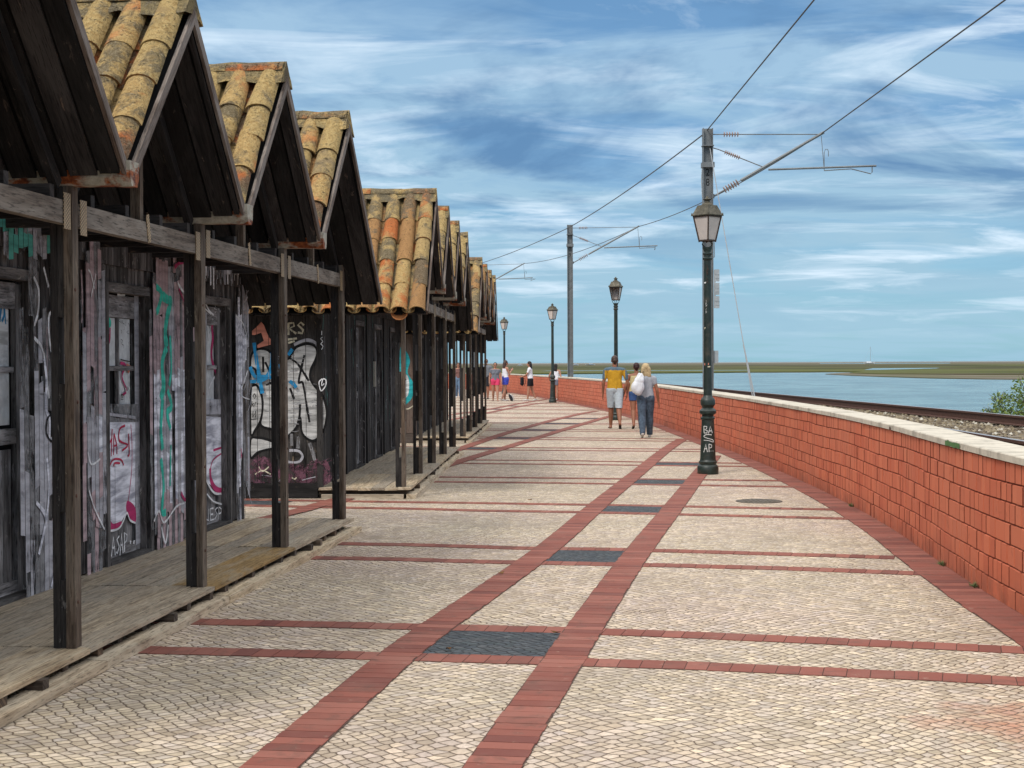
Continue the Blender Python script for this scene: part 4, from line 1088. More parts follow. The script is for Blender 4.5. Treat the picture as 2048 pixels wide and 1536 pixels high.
# second bay: round the door
pt.slatfill(b2([(40, 85), (125, 100), (128, 480), (110, 760), (128, 1180), (90, 1240), (45, 1200)]), ['pink', 'wash2', 'wash', 'pink'])
pt.slatfill(b2([(45, 770), (110, 760), (120, 1100), (90, 1180), (45, 960)]), ['lav', 'wash', 'pink'])
pt.slatfill(b2([(345, 160), (440, 170), (500, 330), (500, 1120), (440, 1180), (400, 1230), (345, 1220)]), ['pink', 'wash2', 'wash', 'pink'])
pt.slatfill(b2([(345, 600), (400, 700), (440, 560), (500, 520), (500, 1100), (455, 1160), (400, 1120), (370, 1180), (345, 1150)]), ['lav', 'lav', 'wash'])
for q, w_ in (([(352, 205), (375, 235), (362, 300), (352, 318)], .07), ([(372, 240), (402, 262), (418, 268), (402, 330), (392, 400), (398, 470)], .10), ([(398, 470), (378, 540), (384, 640), (372, 700)], .10), ([(402, 660), (420, 730), (400, 760), (415, 830)], .07), ([(380, 700), (372, 830), (380, 920)], .09), ([(372, 960), (384, 1080), (376, 1190), (394, 1195)], .07), ([(412, 420), (418, 560), (408, 640)], .06), ([(416, 900), (412, 1080)], .04)):
    pt.stroke(b2(q), w_, 'teal')
pt.stroke(b2([(48, 130), (60, 150), (75, 215)]), .02, 'white'); pt.stroke(b2([(82, 150), (60, 250)]), .016, 'white')
pt.stroke(b2([(340, 1235), (362, 1190), (385, 1240), (440, 1170), (480, 1150), (502, 1105)]), .025, 'white')
pt.stroke(b2([(460, 1110), (480, 1140), (500, 1080)]), .05, 'mag')
pt.stroke(b2([(430, 120), (455, 100), (480, 96), (500, 110)]), .05, 'mag'); pt.stroke(b2([(445, 190), (475, 235), (500, 240)]), .03, 'white'); pt.stroke(b2([(450, 215), (480, 285), (500, 300)]), .03, 'mag')
pt.stroke(b2([(372, 1260), (390, 1330), (402, 1250)]), .03, 'white'); pt.stroke(b2([(50, 1100), (75, 1180), (118, 1270)]), .02, 'white'); pt.stroke(b2([(44, 930), (60, 985), (100, 960)]), .02, 'white')
pt.stroke(b2([(490, 430), (492, 520), (480, 560), (500, 620)]), .03, 'mag')
# third bay
pt.slatfill(b3([(188, 330), (215, 360), (245, 470), (235, 600), (200, 680), (215, 860), (215, 1120), (190, 1235)]), ['lav', 'wash', 'lav'])
for q in ([(183, 345), (225, 395), (243, 480), (232, 590), (190, 668)], [(187, 690), (212, 770), (220, 900), (215, 1080), (190, 1240)]): pt.stroke(b3(q), .026, 'white')
rs = random.Random(3)
for k in range(26):
    x = rs.uniform(195, 262); y = rs.uniform(190, 1300); pt.stroke(b3([(x, y), (x + rs.uniform(-12, 12), y + 30), (x + rs.uniform(-18, 18), y + rs.uniform(60, 120))]), .012, 'wash')
pt.stroke(b3([(225, 700), (240, 640), (205, 760), (250, 790)]), .016, 'white'); pt.stroke(b3([(240, 250), (215, 300), (245, 340), (220, 420)]), .022, 'wash')
pt.stroke(b3([(205, 1050), (208, 1100)]), .03, 'mag')
gf = pt.build('graffiti', [o for o in rowA.children if o.name.startswith('front_wall')][0])
# upper slats: white licks and pale drips
pu = Paint(lambda u, h, l: Vector((WALLX + .0325 + l, u, h)), .045, .0045)
for k in range(26):
    x = 42 + k * 7; y = 95 + rs.uniform(-15, 10); pu.stroke(b3([(x, y), (x + rs.uniform(-4, 6), y + rs.uniform(30, 90))]), .022, 'wash' if k % 3 else 'white')
pu.slatfill(b3([(40, 80), (200, 90), (210, 130), (160, 150), (60, 170)]), ['wash', 'white', 'wash2'], .045)
for k in range(9): pu.stroke(b1([(6 + k * 22, -110), (8 + k * 22, -20)]), .03, 'teal2')
pu.slatfill(b1([(-20, -120), (100, -110), (212, -95), (212, -5), (100, -15), (-20, -30)]), ['teal2', 'teal2', 'teal2', 'wash2'], .045, .05, .2)
pu.build('graffiti', [o for o in rowA.children if o.name.startswith('front_wall')][0])
# doors of the nearest row
DX = WALLX - .07
b1d = zoomed(front_uv, OA, AA, 0, 480, 2.02, xl=DX); b2d = zoomed(front_uv, OA, AA, 140, 480, 2.196, xl=DX); b3d = zoomed(front_uv, OA, AA, 390, 500, 2.646, xl=DX)
doorsA = [o for o in rowA.children if o.name.startswith('door')]
pd = Paint(lambda u, h, l: Vector((DX + .0195 + l, u, h)))
pd.fill(b2d([(270, 190), (298, 200), (298, 1330), (278, 1340)]), 'wash', False); pd.fill(b2d([(151, 720), (290, 720), (290, 800), (151, 800)]), 'wash2', False)
pd.fill(b2d([(151, 800), (275, 800), (275, 1245), (235, 1200), (200, 1262), (151, 1272)]), 'lav', False)
pd.fill(b2d([(240, 1145), (275, 1175), (275, 1240), (238, 1200)]), 'mag')
pd.fill(b2d([(151, 1200), (175, 1245), (215, 1235), (200, 1262), (151, 1272)]), 'mag')
pd.stroke(b2d([(150, 1280), (200, 1268), (222, 1235), (238, 1198), (252, 1230), (276, 1243)]), .022, 'white')
pd.stroke(b2d([(255, 810), (260, 900), (258, 1020), (243, 1150)]), .014, 'mag')
for q in ([(153, 830), (158, 960)], [(158, 900), (172, 870)], [(172, 830), (168, 950)], [(180, 850), (178, 945)], [(180, 850), (192, 900), (193, 940)], [(181, 905), (192, 900)], [(228, 815), (205, 830), (203, 880), (240, 900), (215, 925)], [(243, 850), (247, 935), (240, 948)], [(155, 1005), (175, 965), (210, 965), (222, 990)], [(178, 995), (182, 980), (205, 980)]):
    pd.stroke(b2d(q), .020, 'red')
pd.stroke(b2d([(183, 985), (183, 1270)]), .006, 'blk')
def ptext(pt_, conv, strokes, w, mat):
    for q in strokes: pt_.stroke(conv(q), w, mat, smooth=False)
ptext(pd, b2d, [[(160, 1310), (152, 1335), (158, 1385)], [(166, 1390), (175, 1305), (183, 1385)], [(168, 1355), (181, 1350)], [(200, 1300), (190, 1315), (200, 1345), (192, 1375), (186, 1370)], [(203, 1385), (210, 1290), (217, 1375)], [(206, 1340), (216, 1338)], [(223, 1370), (222, 1285), (234, 1295), (232, 1320), (223, 1330)]], .022, 'white')
for x in (249, 264): pd.stroke(b2d([(x - 2, 1325), (x + 2, 1328)]), .035, 'white', False)
pd.stroke(b2d([(170, 208), (190, 195), (215, 188), (240, 198), (256, 222)]), .025, 'white')
pd.fill(b2d([(190, 215), (224, 215), (224, 247), (190, 247)]), 'board', False)
ptext(pd, b2d, [[(204, 225), (210, 222), (211, 236), (204, 238)]], .008, 'blk')
pd.stroke(b2d([(152, 765), (270, 780)]), .03, 'wash')
gd2 = pd.build('graffiti', doorsA[2])
pp = Paint(lambda u, h, l: Vector((DX - .0035 + l, u, h)))
pp.stroke(b2d([(155, 340), (172, 350), (178, 370), (160, 375)]), .05, 'teal'); pp.stroke(b2d([(156, 385), (158, 440), (168, 460), (176, 430), (177, 385)]), .028, 'mag')
pp.stroke(b2d([(160, 415), (174, 425)]), .04, 'salmon'); 
for k in range(16):
    x = rs.uniform(215, 262); y = rs.uniform(300, 470); pp.stroke(b2d([(x, y), (x + rs.uniform(-8, 8), y + 8), (x + rs.uniform(-3, 9), y + 16)]), .006, 'blk' if k % 2 else 'wash')
pp.stroke(b2d([(218, 540), (240, 550), (225, 600), (245, 660), (228, 680)]), .03, 'mag'); pp.stroke(b2d([(245, 550), (262, 560), (250, 580)]), .04, 'salmon'); pp.stroke(b2d([(245, 640), (258, 650), (246, 670), (240, 650)]), .016, 'white')
pp.stroke(b2d([(218, 525), (262, 535)]), .010, 'blk'); ptext(pp, b2d, [[(219, 680), (230, 680), (230, 700), (219, 700), (219, 680)], [(221, 690), (229, 690)]], .008, 'blk')
pp.build('graffiti', doorsA[2])
pd = Paint(lambda u, h, l: Vector((DX + .0195 + l, u, h)))
pd.fill(b3d([(38, 880), (140, 885), (140, 1240), (120, 1285), (60, 1235), (38, 1180)]), 'lav', False)
pd.fill(b3d([(38, 330), (50, 330), (50, 860), (38, 860)]), 'wash', False); pd.fill(b3d([(38, 790), (135, 790), (135, 870), (38, 870)]), 'wash', False)
pd.stroke(b3d([(68, 1155), (72, 1215), (95, 1260), (128, 1275)]), .07, 'mag'); pd.stroke(b3d([(45, 1205), (58, 1240), (90, 1285), (128, 1290)]), .03, 'white')
pd.stroke(b3d([(130, 1075), (85, 1110), (68, 1160)]), .02, 'mag'); pd.stroke(b3d([(85, 1060), (130, 1045)]), .03, 'mag'); pd.stroke(b3d([(50, 1290), (85, 1330), (130, 1345)]), .022, 'white')
ptext(pd, b3d, [[(60, 1370), (58, 1430), (44, 1425)], [(84, 1365), (68, 1370), (68, 1430), (86, 1425)], [(68, 1400), (82, 1396)], [(106, 1362), (92, 1375), (104, 1400), (90, 1425)], [(112, 1425), (112, 1360), (126, 1370), (124, 1390), (112, 1396)]], .020, 'white')
pd.stroke(b3d([(38, 275), (60, 320), (85, 345)]), .026, 'white'); pd.stroke(b3d([(38, 310), (70, 340)]), .02, 'white'); ptext(pd, b3d, [[(84, 265), (92, 300), (100, 262)], [(86, 310), (100, 315), (90, 335)], [(108, 310), (118, 330), (126, 305)]], .012, 'white')
pd.build('graffiti', doorsA[3])
pp = Paint(lambda u, h, l: Vector((DX - .0035 + l, u, h)))
pp.stroke(b3d([(108, 350), (92, 400), (95, 470), (88, 540), (95, 600), (118, 660), (126, 700)]), .07, 'mag'); pp.stroke(b3d([(78, 440), (82, 420), (74, 400)]), .008, 'blk')
pp.stroke(b3d([(105, 670), (80, 720), (70, 770)]), .03, 'white'); pp.stroke(b3d([(62, 400), (70, 480)]), .01, 'blk'); pp.stroke(b3d([(40, 520), (48, 560)]), .02, 'red')
pp.build('graffiti', doorsA[3])
pp = Paint(lambda u, h, l: Vector((DX - .0035 + l, u, h)))
pp.fill(b1d([(0, 205), (33, 205), (33, 425), (0, 425)]), 'board', False); pp.stroke(b1d([(0, 330), (8, 260), (15, 250), (18, 300), (8, 330)]), .03, 'blue'); pp.stroke(b1d([(18, 250), (24, 340)]), .02, 'blue')
pp.build('graffiti', doorsA[1])
# small framed notice on the second bay
(ua, ha), (ub, hb) = b2([(44, 485)])[0], b2([(112, 735)])[0]
nb_ = MB(); yc, zc = (ua + ub) / 2, (ha + hb) / 2; hw_, hh_ = abs(ub - ua) / 2, abs(hb - ha) / 2 - .02
nb_.box((WALLX + .020, yc, zc), (.006, hw_, hh_))
for a in (-1, 1): nb_.box((WALLX + .026, yc + a * (hw_ - .012), zc), (.010, .014, hh_), long=2, mi=1); nb_.box((WALLX + .026, yc, zc + a * (hh_ + .002)), (.012, hw_ + .01, .014), long=1, mi=1)
no = nb_.build('notice_board', [M['doorpane'], M['barge']], rowA)
np_ = Paint(lambda u, h, l: Vector((WALLX + .0262 + l, u, h)))
ptext(np_, b2, [[(58, 520), (64, 580), (70, 530), (72, 600)], [(66, 560), (78, 540), (82, 580), (70, 600), (84, 620)], [(86, 560), (86, 600), (92, 590)], [(76, 600), (82, 650)], [(60, 640), (74, 640)], [(62, 655), (62, 680)], [(70, 660), (72, 690), (80, 650)], [(84, 650), (96, 640), (88, 680)], [(56, 520), (52, 540), (66, 620)]], .012, 'blk')
np_.build('graffiti', no)

# --- middle row, end wall facing the camera
sB = zoomed(side_uv, OB, AB, 500, 600, 3.745); FS = lambda u, h, l: Vector((u, -.0165 - l, h))
pt = Paint(FS, .15, .006, off=WALLX - .01)
pt.fill(sB([(5, 1180), (60, 1165), (130, 1180), (200, 1230), (250, 1290), (330, 1200), (430, 1230), (570, 1200), (570, 1385), (5, 1385)]), 'mauve')
sil = [[(5, 440), (30, 385), (70, 368), (120, 370), (150, 390), (190, 450), (190, 950), (150, 962), (100, 950), (78, 920), (92, 840), (92, 740), (60, 650), (5, 600)],
       [(5, 690), (30, 640), (60, 650), (88, 720), (95, 800), (80, 900), (40, 970), (5, 1000)], [(5, 1045), (60, 1032), (130, 1045), (195, 1075), (195, 1110), (130, 1118), (60, 1140), (5, 1180)],
       [(240, 520), (300, 430), (340, 360), (420, 330), (480, 345), (503, 390), (495, 440), (460, 510), (450, 580), (480, 640), (540, 710), (572, 800), (572, 900), (540, 1000), (480, 1052), (425, 1035), (388, 985), (375, 880), (350, 950), (300, 1005), (240, 1040)]]
for q in sil: pt.fill(sB(q), 'silver')
for q in sil: pt.stroke(sB(q), .034, 'blk', closed=True)
pt.stroke(sB([(330, 335), (420, 300), (490, 320), (508, 360)]), .05, 'wash')
for q in ([(408, 412), (385, 510), (365, 618), (395, 620), (420, 760), (446, 915)], [(375, 780), (372, 860), (360, 930)], [(300, 438), (350, 470), (400, 540), (440, 605)], [(98, 425), (100, 540)], [(115, 465), (150, 540)], [(120, 635), (170, 620), (190, 650)], [(300, 660), (330, 740)], [(165, 755), (188, 820)], [(5, 500), (40, 520), (50, 560)]): pt.stroke(sB(q), .032, 'blk')
for k in range(70):
    x = rs.uniform(90, 540); y = rs.uniform(380, 1000); L_ = rs.uniform(25, 90)
    if 190 < x < 240 or (x < 190 and y > 940) or x + L_ > 560 or (y < 600 and x > 400): continue
    pt.stroke(sB([(x, y), (x + L_ * .5, y + rs.uniform(-4, 4)), (x + L_, y + rs.uniform(-6, 6))]), rs.uniform(.006, .016), 'wash2')
pt.fill(sB([(20, 232), (55, 200), (88, 165), (108, 188), (128, 240), (150, 288), (176, 296), (176, 330), (60, 360), (58, 338), (108, 305), (88, 245), (40, 262), (20, 262)]), 'salmon', False)
ptext(pt, sB, [[(165, 170), (172, 215)], [(292, 262), (292, 172)], [(292, 176), (330, 172), (335, 195), (298, 215), (350, 252)], [(408, 190), (385, 168), (362, 188), (402, 225), (395, 250), (362, 244)], [(288, 296), (355, 288)], [(290, 322), (338, 308)]], .030, 'cream')
for q in ([(35, 320), (50, 430), (72, 560), (97, 700)], [(172, 395), (165, 490), (140, 560), (95, 600), (5, 612)], [(290, 412), (322, 368)], [(300, 608), (325, 625), (352, 655)], [(5, 500), (40, 570), (100, 575), (185, 580)], [(230, 480), (240, 540)]): pt.stroke(sB(q), .055, 'blue')
pt.stroke(sB([(545, 590), (522, 612), (525, 650), (540, 680), (570, 640), (572, 600), (550, 592), (540, 640), (560, 625)]), .018, 'white')
pt.stroke(sB([(541, 232), (541, 262)]), .010, 'white'); pt.stroke(sB([(548, 278), (534, 290), (548, 310), (535, 330), (550, 345), (540, 372)]), .010, 'white')
ptext(pt, sB, [[(38, 700), (28, 718), (38, 738), (50, 720), (38, 700)], [(10, 760), (8, 800)], [(20, 758), (20, 800), (34, 770), (22, 778), (36, 800)], [(46, 765), (40, 790), (56, 800), (64, 775), (46, 765)], [(12, 830), (12, 880)], [(28, 830), (26, 880), (40, 850)], [(46, 830), (46, 880), (60, 840)], [(10, 895), (64, 890)]], .012, 'blk')
for k in range(16):
    x = rs.uniform(15, 520); y = rs.uniform(1200, 1360); pt.stroke(sB([(x, y), (x + rs.uniform(20, 60), y + rs.uniform(-50, 50)), (x + rs.uniform(30, 120), y + rs.uniform(-30, 30))]), rs.uniform(.006, .02), rs.choice(['mauve', 'wash', 'cream', 'mauve']))
pt.stroke(sB([(300, 1125), (370, 1130), (398, 1170), (370, 1210), (300, 1212), (250, 1195)]), .035, 'wash'); pt.stroke(sB([(370, 1020), (365, 1110)]), .05, 'wash2'); pt.stroke(sB([(450, 1070), (475, 1140), (490, 1200)]), .05, 'wash2'); pt.stroke(sB([(315, 1000), (318, 1090)]), .04, 'wash2')
swB = [o for o in rowB.children if o.name.startswith('side_wall')][0]; pt.build('graffiti', swB)
# front wall of the middle row: thin teal drips, a white plate
pt = Paint(FW, .075, .0056)
for k in range(120):
    u = rs.uniform(.02, 8.8); h = rs.uniform(.3, 2.3); 
    if .93 < (u % S) < 1.92: continue
    pt.stroke([(u, h), (u + rs.uniform(-.06, .06), h + .09), (u + rs.uniform(-.1, .1), h + rs.uniform(.15, .35))], .012, rs.choice(['teal2', 'wash', 'wash2', 'wash', 'teal2']))
frB = [o for o in rowB.children if o.name.startswith('front_wall')][0]; pt.build('graffiti', frB)
wp = MB(); u_, h_ = front_uv(OB, AB, 748, 748); wp.box((WALLX + .02, u_, h_), (.008, .11, .20)); wp.build('white_plate', M['cap'], rowB)
# end wall of the farthest row
sC = lambda pts: [side_uv(OC, AC, x, y) for x, y in pts]
pt = Paint(FS, .15, .006, off=WALLX - .01)
pt.fill(sC([(800, 700), (812, 702), (820, 722), (815, 745), (826, 765), (826, 790), (815, 806), (800, 808)]), 'turq'); pt.fill(sC([(802, 750), (812, 748), (818, 762), (816, 790), (803, 796)]), 'board')
pt.stroke(sC([(800, 812), (814, 818), (826, 812)]), .03, 'cream')
pt.build('graffiti', [o for o in rowC.children if o.name.startswith('side_wall')][0])

# ================================================================== street lamps
def lamp_parts():
    d = {}
    b = MB(); b.lathe([(.150, 0), (.156, .015), (.156, .105), (.140, .128), (.122, .145), (.134, .165), (.134, .185), (.118, .205), (.115, .225), (.090, .80), (.104, .812), (.104, .832), (.086, .85), (.088, .872), (.122, .895), (.124, .93), (.104, .955), (.082, .975), (.088, .995), (.107, 1.02), (.109, 1.08), (.092, 1.115), (.072, 1.135), (.064, 1.16)], n=12 if 0 else 24)
    d['base'] = b
    s = MB(); s.lathe([(.0635, 1.158), (.058, 1.6), (.052, 3.14), (.068, 3.155), (.070, 3.175), (.056, 3.19), (.056, 3.215), (.068, 3.23), (.068, 3.25), (.055, 3.262), (.055, 3.28), (.074, 3.325), (.072, 3.335), (.03, 3.337)], n=20)
    d['shaft'] = s
    br = MB()
    for k in range(4):
        a = R(90 * k + 45); c, s_ = math.cos(a), math.sin(a)
        br.tube([(c * .045, s_ * .045, 3.334), (c * .085, s_ * .085, 3.35), (c * .10, s_ * .10, 3.385), (c * .075, s_ * .075, 3.41), (c * .095, s_ * .095, 3.43)], .0075, 6)
    d['scroll_bracket'] = br
    fr = MB(); zb, zt, rb, rt = 3.43, 3.79, .118, .205
    cor = [(math.cos(R(90 * k)), math.sin(R(90 * k))) for k in range(4)]
    for k in range(4):
        c = cor[k]; e = cor[(k + 1) % 4]
        fr.beam((c[0] * rb, c[1] * rb, zb - .02), (c[0] * rt, c[1] * rt, zt + .005), .020, .020, up=(c[1], -c[0], 0))
        fr.beam((c[0] * rb, c[1] * rb, zb), (e[0] * rb, e[1] * rb, zb), .018, .024); fr.beam((c[0] * rt, c[1] * rt, zt - .008), (e[0] * rt, e[1] * rt, zt - .008), .018, .022)
    d['lantern_frame'] = fr
    panes = []
    for k in range(4):
        c = cor[k]; e = cor[(k + 1) % 4]; p = MB(); i = .985
        a0, a1, a2, a3 = Vector((c[0] * rb * i, c[1] * rb * i, zb)), Vector((e[0] * rb * i, e[1] * rb * i, zb)), Vector((e[0] * rt * i, e[1] * rt * i, zt)), Vector((c[0] * rt * i, c[1] * rt * i, zt))
        inw = Vector((-(c[0] + e[0]), -(c[1] + e[1]), 0)).normalized() * .004
        vs_ = [a0, a1, a2, a3]; p.poly(vs_); p.poly([v + inw for v in reversed(vs_)])
        panes.append(p)
    d['panes'] = panes
    cp = MB(); b0 = 0
    lev = [(.238, 3.792), (.240, 3.806), (.215, 3.822), (.150, 3.935), (.146, 3.945), (.135, 3.95)]
    for r, z in lev:
        for c in cor: cp.v.append((c[0] * r, c[1] * r, z))
    for i in range(len(lev) - 1):
        for k in range(4):
            j = (k + 1) % 4; cp.f.append((i * 4 + k, i * 4 + j, (i + 1) * 4 + j, (i + 1) * 4 + k)); cp.uv.append([(0, 0)] * 4); cp.mi.append(0)
    n_ = (len(lev) - 1) * 4; cp.f.append((n_, n_ + 1, n_ + 2, n_ + 3)); cp.uv.append([(0, 0)] * 4); cp.mi.append(0)
    cp.f.append((3, 2, 1, 0)); cp.uv.append([(0, 0)] * 4); cp.mi.append(0)
    cp.lathe([(.085, 3.94), (.088, 3.955), (.075, 3.975), (.045, 3.99), (.038, 4.02), (.060, 4.03), (.062, 4.04), (.03, 4.05), (.022, 4.065), (.012, 4.085)], n=16)
    for c in cor: cp.lathe([(.006, 3.80), (.012, 3.82), (.004, 3.84)], (c[0] * .225, c[1] * .225, 0), 8)
    d['lantern_roof'] = cp
    return d
def make_lamp(label):
    root = empty('street_lamp', (0, 0, 0), label=label, cat='street lamp', group='street lamps along the promenade'); d = lamp_parts()
    smooth_by_angle(d['base'].build('base', M['castiron'], root)); smooth_by_angle(d['shaft'].build('shaft', M['castiron'], root)); smooth_by_angle(d['scroll_bracket'].build('scroll_bracket', M['castiron'], root))
    fo = d['lantern_frame'].build('lantern_frame', M['lampframe'], root)
    for p in d['panes']: p.build('glass_pane', M['glass'], fo, recalc=False)
    smooth_by_angle(d['lantern_roof'].build('lantern_roof', M['lampcap'], root)); return root
def copy_tree(o, parent=None):
    c = o.copy(); COL.objects.link(c)
    if parent is not None: c.parent = parent
    for ch in o.children: copy_tree(ch, c)
    return c
lp = make_lamp('nearest dark green lamp post with white letters BASAP sprayed on its base')
lspots = [((2.879, 22.62), R(-8 - 45 + 45 - 90 + 5), None), ((2.97, 43.9), R(25), 'lamp post beyond the man in the mustard shirt, one lantern pane missing'), ((1.671, 63.2), R(4), 'lamp post beside the bend, a girl in a white vest standing behind it'),
          ((-.40, 81.5), R(8), 'lamp post behind the woman looking at her phone'), ((-3.55, 99), R(10), 'farthest lamp post, seen only as a slim pole between the hut posts')]
bare = None; lamps = []
for i, (xy, rz, lab) in enumerate(lspots):
    o = lp if i == 0 else copy_tree(lp)
    o.location = (xy[0], xy[1], 0); o.rotation_euler = (0, 0, rz)
    if lab: o['label'] = lab
    lamps.append(o)
# the second lantern has lost the pane that faces left
fr2 = [c for c in lamps[1].children if c.name.startswith('lantern_frame')][0]
gone = [c for c in fr2.children][2]
bpy.data.objects.remove(gone)
def on_base(u, h, l):
    r = .115 - (h - .225) * .0435 + l + .002; a = -math.pi / 2 + u / r - lspots[0][1] - .12
    return Vector((math.cos(a) * r, math.sin(a) * r, h))
pt = Paint(on_base)
cz = lambda pts: [((x - 201) / 2.65 / 136, (948 - (380 + y / 2.65)) / 136) for x, y in pts]
for q in ([(178, 1250), (180, 1285)], [(178, 1250), (196, 1252), (194, 1264), (182, 1268), (198, 1274), (196, 1286), (180, 1286)], [(204, 1288), (214, 1250), (226, 1286)], [(206, 1276), (224, 1274)],
          [(178, 1388), (190, 1345), (198, 1386)], [(180, 1370), (196, 1368)], [(207, 1386), (206, 1344)], [(206, 1344), (222, 1350), (220, 1362), (207, 1366)], [(216, 1380), (218, 1382)], [(228, 1380), (230, 1382)]): pt.stroke(cz(q), .0125, 'paintw', False)
pt.stroke(cz([(222, 1296), (195, 1294), (178, 1304), (200, 1314), (228, 1322), (232, 1334), (205, 1326), (178, 1324)]), .012, 'paintw')
pt.build('spray_lettering', [c for c in lp.children if c.name.startswith('base')][0])
def on_shaft(u, h, l):
    r = .0635 - (h - 1.158) * .0058 + l + .001; a = -math.pi / 2 + u / r - lspots[0][1] - .12
    return Vector((math.cos(a) * r, math.sin(a) * r, h))
pt = Paint(on_shaft)
for (u, h, w_, hh, mt) in ((-.02, 1.60, .07, .035, 'salmon'), (.02, 1.57, .04, .02, 'cream'), (-.045, 2.13, .02, .03, 'cream'), (-.04, 2.80, .03, .025, 'paintw')):
    pt.fill([(u - w_ / 2, h), (u + w_ / 2, h + .004), (u + w_ / 2 + .004, h + hh), (u - w_ / 2 - .003, h + hh - .004)], mt, False)
for k in range(10): 
    h = 2.45 + rs.uniform(-.12, .12); pt.stroke([(-.035 + rs.uniform(0, .02), h), (-.03 + rs.uniform(0, .03), h + .03)], .004, 'paintw', False)
for k in range(8):
    h = 3.0 + rs.uniform(-.25, .25); pt.stroke([(rs.uniform(-.02, .02), h), (rs.uniform(-.02, .02), h + rs.uniform(.02, .08))], .012, 'lampframe', False)
pt.build('sticker_remains', [c for c in lp.children if c.name.startswith('shaft')][0])

# ================================================================== railway masts
def mast(x, y, H, digits, label, full=True, apex=(2.74, 7.11), tip=4.05):
    k = 1
    root = empty('railway_mast', (x, y, 0), label=label, cat='railway mast', group='overhead line masts')
    m = MB(); m.box((-.112, 0, H / 2), (.009, .11, H / 2)); m.box((.112, 0, H / 2), (.009, .11, H / 2)); m.box((0, .0, H / 2), (.1025, .006, H / 2 - .001))
    m.box((0, -.02, H - .88), (.15, .135, .06)); m.box((0, -.02, H - .42), (.14, .125, .012))
    m.build('mast_column', M['steel'], root)
    for i, ch_ in enumerate(digits):
        c = bpy.data.curves.new('number', 'FONT'); c.body = ch_; c.size = .23; c.extrude = .002; c.align_x = 'CENTER'
        t = bpy.data.objects.new('number', c); COL.objects.link(t); bpy.context.view_layer.update()
        me = bpy.data.meshes.new_from_object(t.evaluated_get(bpy.context.evaluated_depsgraph_get())); bpy.data.objects.remove(t)
        o = bpy.data.objects.new('number', me); COL.objects.link(o); me.materials.clear(); me.materials.append(M['black']); o.parent = root
        o.location = (0, -.012, H - 1.13 - i * .235); o.rotation_euler = (R(90), 0, 0); o.scale = (.8, 1.05, 1)
    zt = H - .14; A = Vector((apex[0], 0, apex[1])); low = Vector((.15, 0, H - 1.62)); J = Vector((1.34, 0, H - .93))
    arm = MB(); d = (A - low).normalized(); arm.tube([low + d * .75, A + d * .06], .034, 8); arm.tube([low, low + d * .26], .02, 8); arm.tube([low + d * .2, low + d * .8], .012, 8)
    arm.box(low - Vector((.03, 0, 0)), (.04, .02, .05)); arm.build('diagonal_tube', M['steel'], root)
    def insul(p0, dr, n, r, sp):
        ins = MB()
        q = Vector((0, 0, 1)).rotation_difference(dr).to_matrix().to_4x4()
        for i in range(n): ins.lathe([(.02, -.012), (r, -.006), (r, .004), (.02, .02)], p0 + dr * (i * sp), 10, axis=q)
        ins.build('insulator', M['insul'], root)
    insul(low + d * .30, d, 6, .085, .07)
    tr = MB(); s0 = Vector((.12, 0, zt)); e0 = A + Vector((-.08, 0, -.02)); d2 = (e0 - s0).normalized(); tr.tube([s0, e0], .013, 6); insul(s0 + d2 * .28, d2, 6, .065, .065)
    s1 = Vector((.12, 0, H - .46)); s1b = Vector((.26, 0, H - .50)); d3 = (J - s1b).normalized(); tr.tube([s1, s1b, J], .013, 6); insul(s1b + d3 * .18, d3, 8, .055, .05)
    tr.build('tension_rod', M['steel'], root)
    ar = MB(); a0 = J + Vector((.12, 0, -.06)); a1 = Vector((tip, 0, a0.z + .08)); ar.tube([a0, a1], .024, 8)
    dx = A.x + .06; hz_ = a0.z + .03; ar.tube([A + Vector((-.01, 0, -.06)), (dx, 0, hz_ - .06)], .008, 5)
    ar.tube([(dx, 0, hz_ - .06), (dx, 0, hz_ + .38), (dx + .03, 0, hz_ + .45), (dx + .08, 0, hz_ + .45), (dx + .10, 0, hz_ + .40), (dx + .10, 0, hz_ + .28)], .009, 5)
    ar.tube([(dx, 0, hz_ - .06), (dx + .65, 0, hz_ - .02), (tip - .13, 0, hz_ - .14), (tip - .10, 0, hz_ - .10), (tip - .10, 0, a1.z)], .013, 6)
    ar.build('registration_arm', M['steel'], root)
    return root, A + Vector((x, y, 0)), Vector((x - .13, y, H - .16))
P28, A28, T28 = mast(4.72, 37, 7.25, '28', 'grey railway mast numbered 28 with cantilever arm, behind the nearest lamp post', apex=(2.74, 7.12))
P29, A29, T29 = mast(2.51, 66, 7.55, '29', 'grey railway mast numbered 29 rising behind the far bend of the wall', apex=(2.92, 7.46), tip=3.75)
P30, A30, T30 = mast(-2.25, 94, 7.75, '', 'farthest railway mast, only its cantilever arm showing past the hut roofs', apex=(3.0, 7.7), tip=3.55)
pl = MB()
for i in range(3): pl.box((.205, -.12, 3.08 + i * .32), (.055, .008, .145)); pl.box((.205, -.131, 3.08 + i * .32 + .03), (.050, .003, .012)); pl.box((.205, -.131, 3.08 + i * .32 - .06), (.050, .003, .012))
pl.box((.15, -.105, 3.4), (.02, .006, .46)); pl.build('slatted_plate', M['steellt'], P28)
pl = MB(); pl.box((.19, 0, 1.77), (.05, .06, .15)); pl.build('switch_box', M['steellt'], P28)
cdm = MB(); cdm.tube([(.14, -.05, 5.1), (.15, -.05, 4.2), (.14, -.05, 4.15)], .012, 6); cdm.tube([(-.14, -.08, 6.3), (-.16, -.08, 6.0), (-.14, -.08, 5.6)], .012, 6); cdm.build('conduit', M['steellt'], P28)
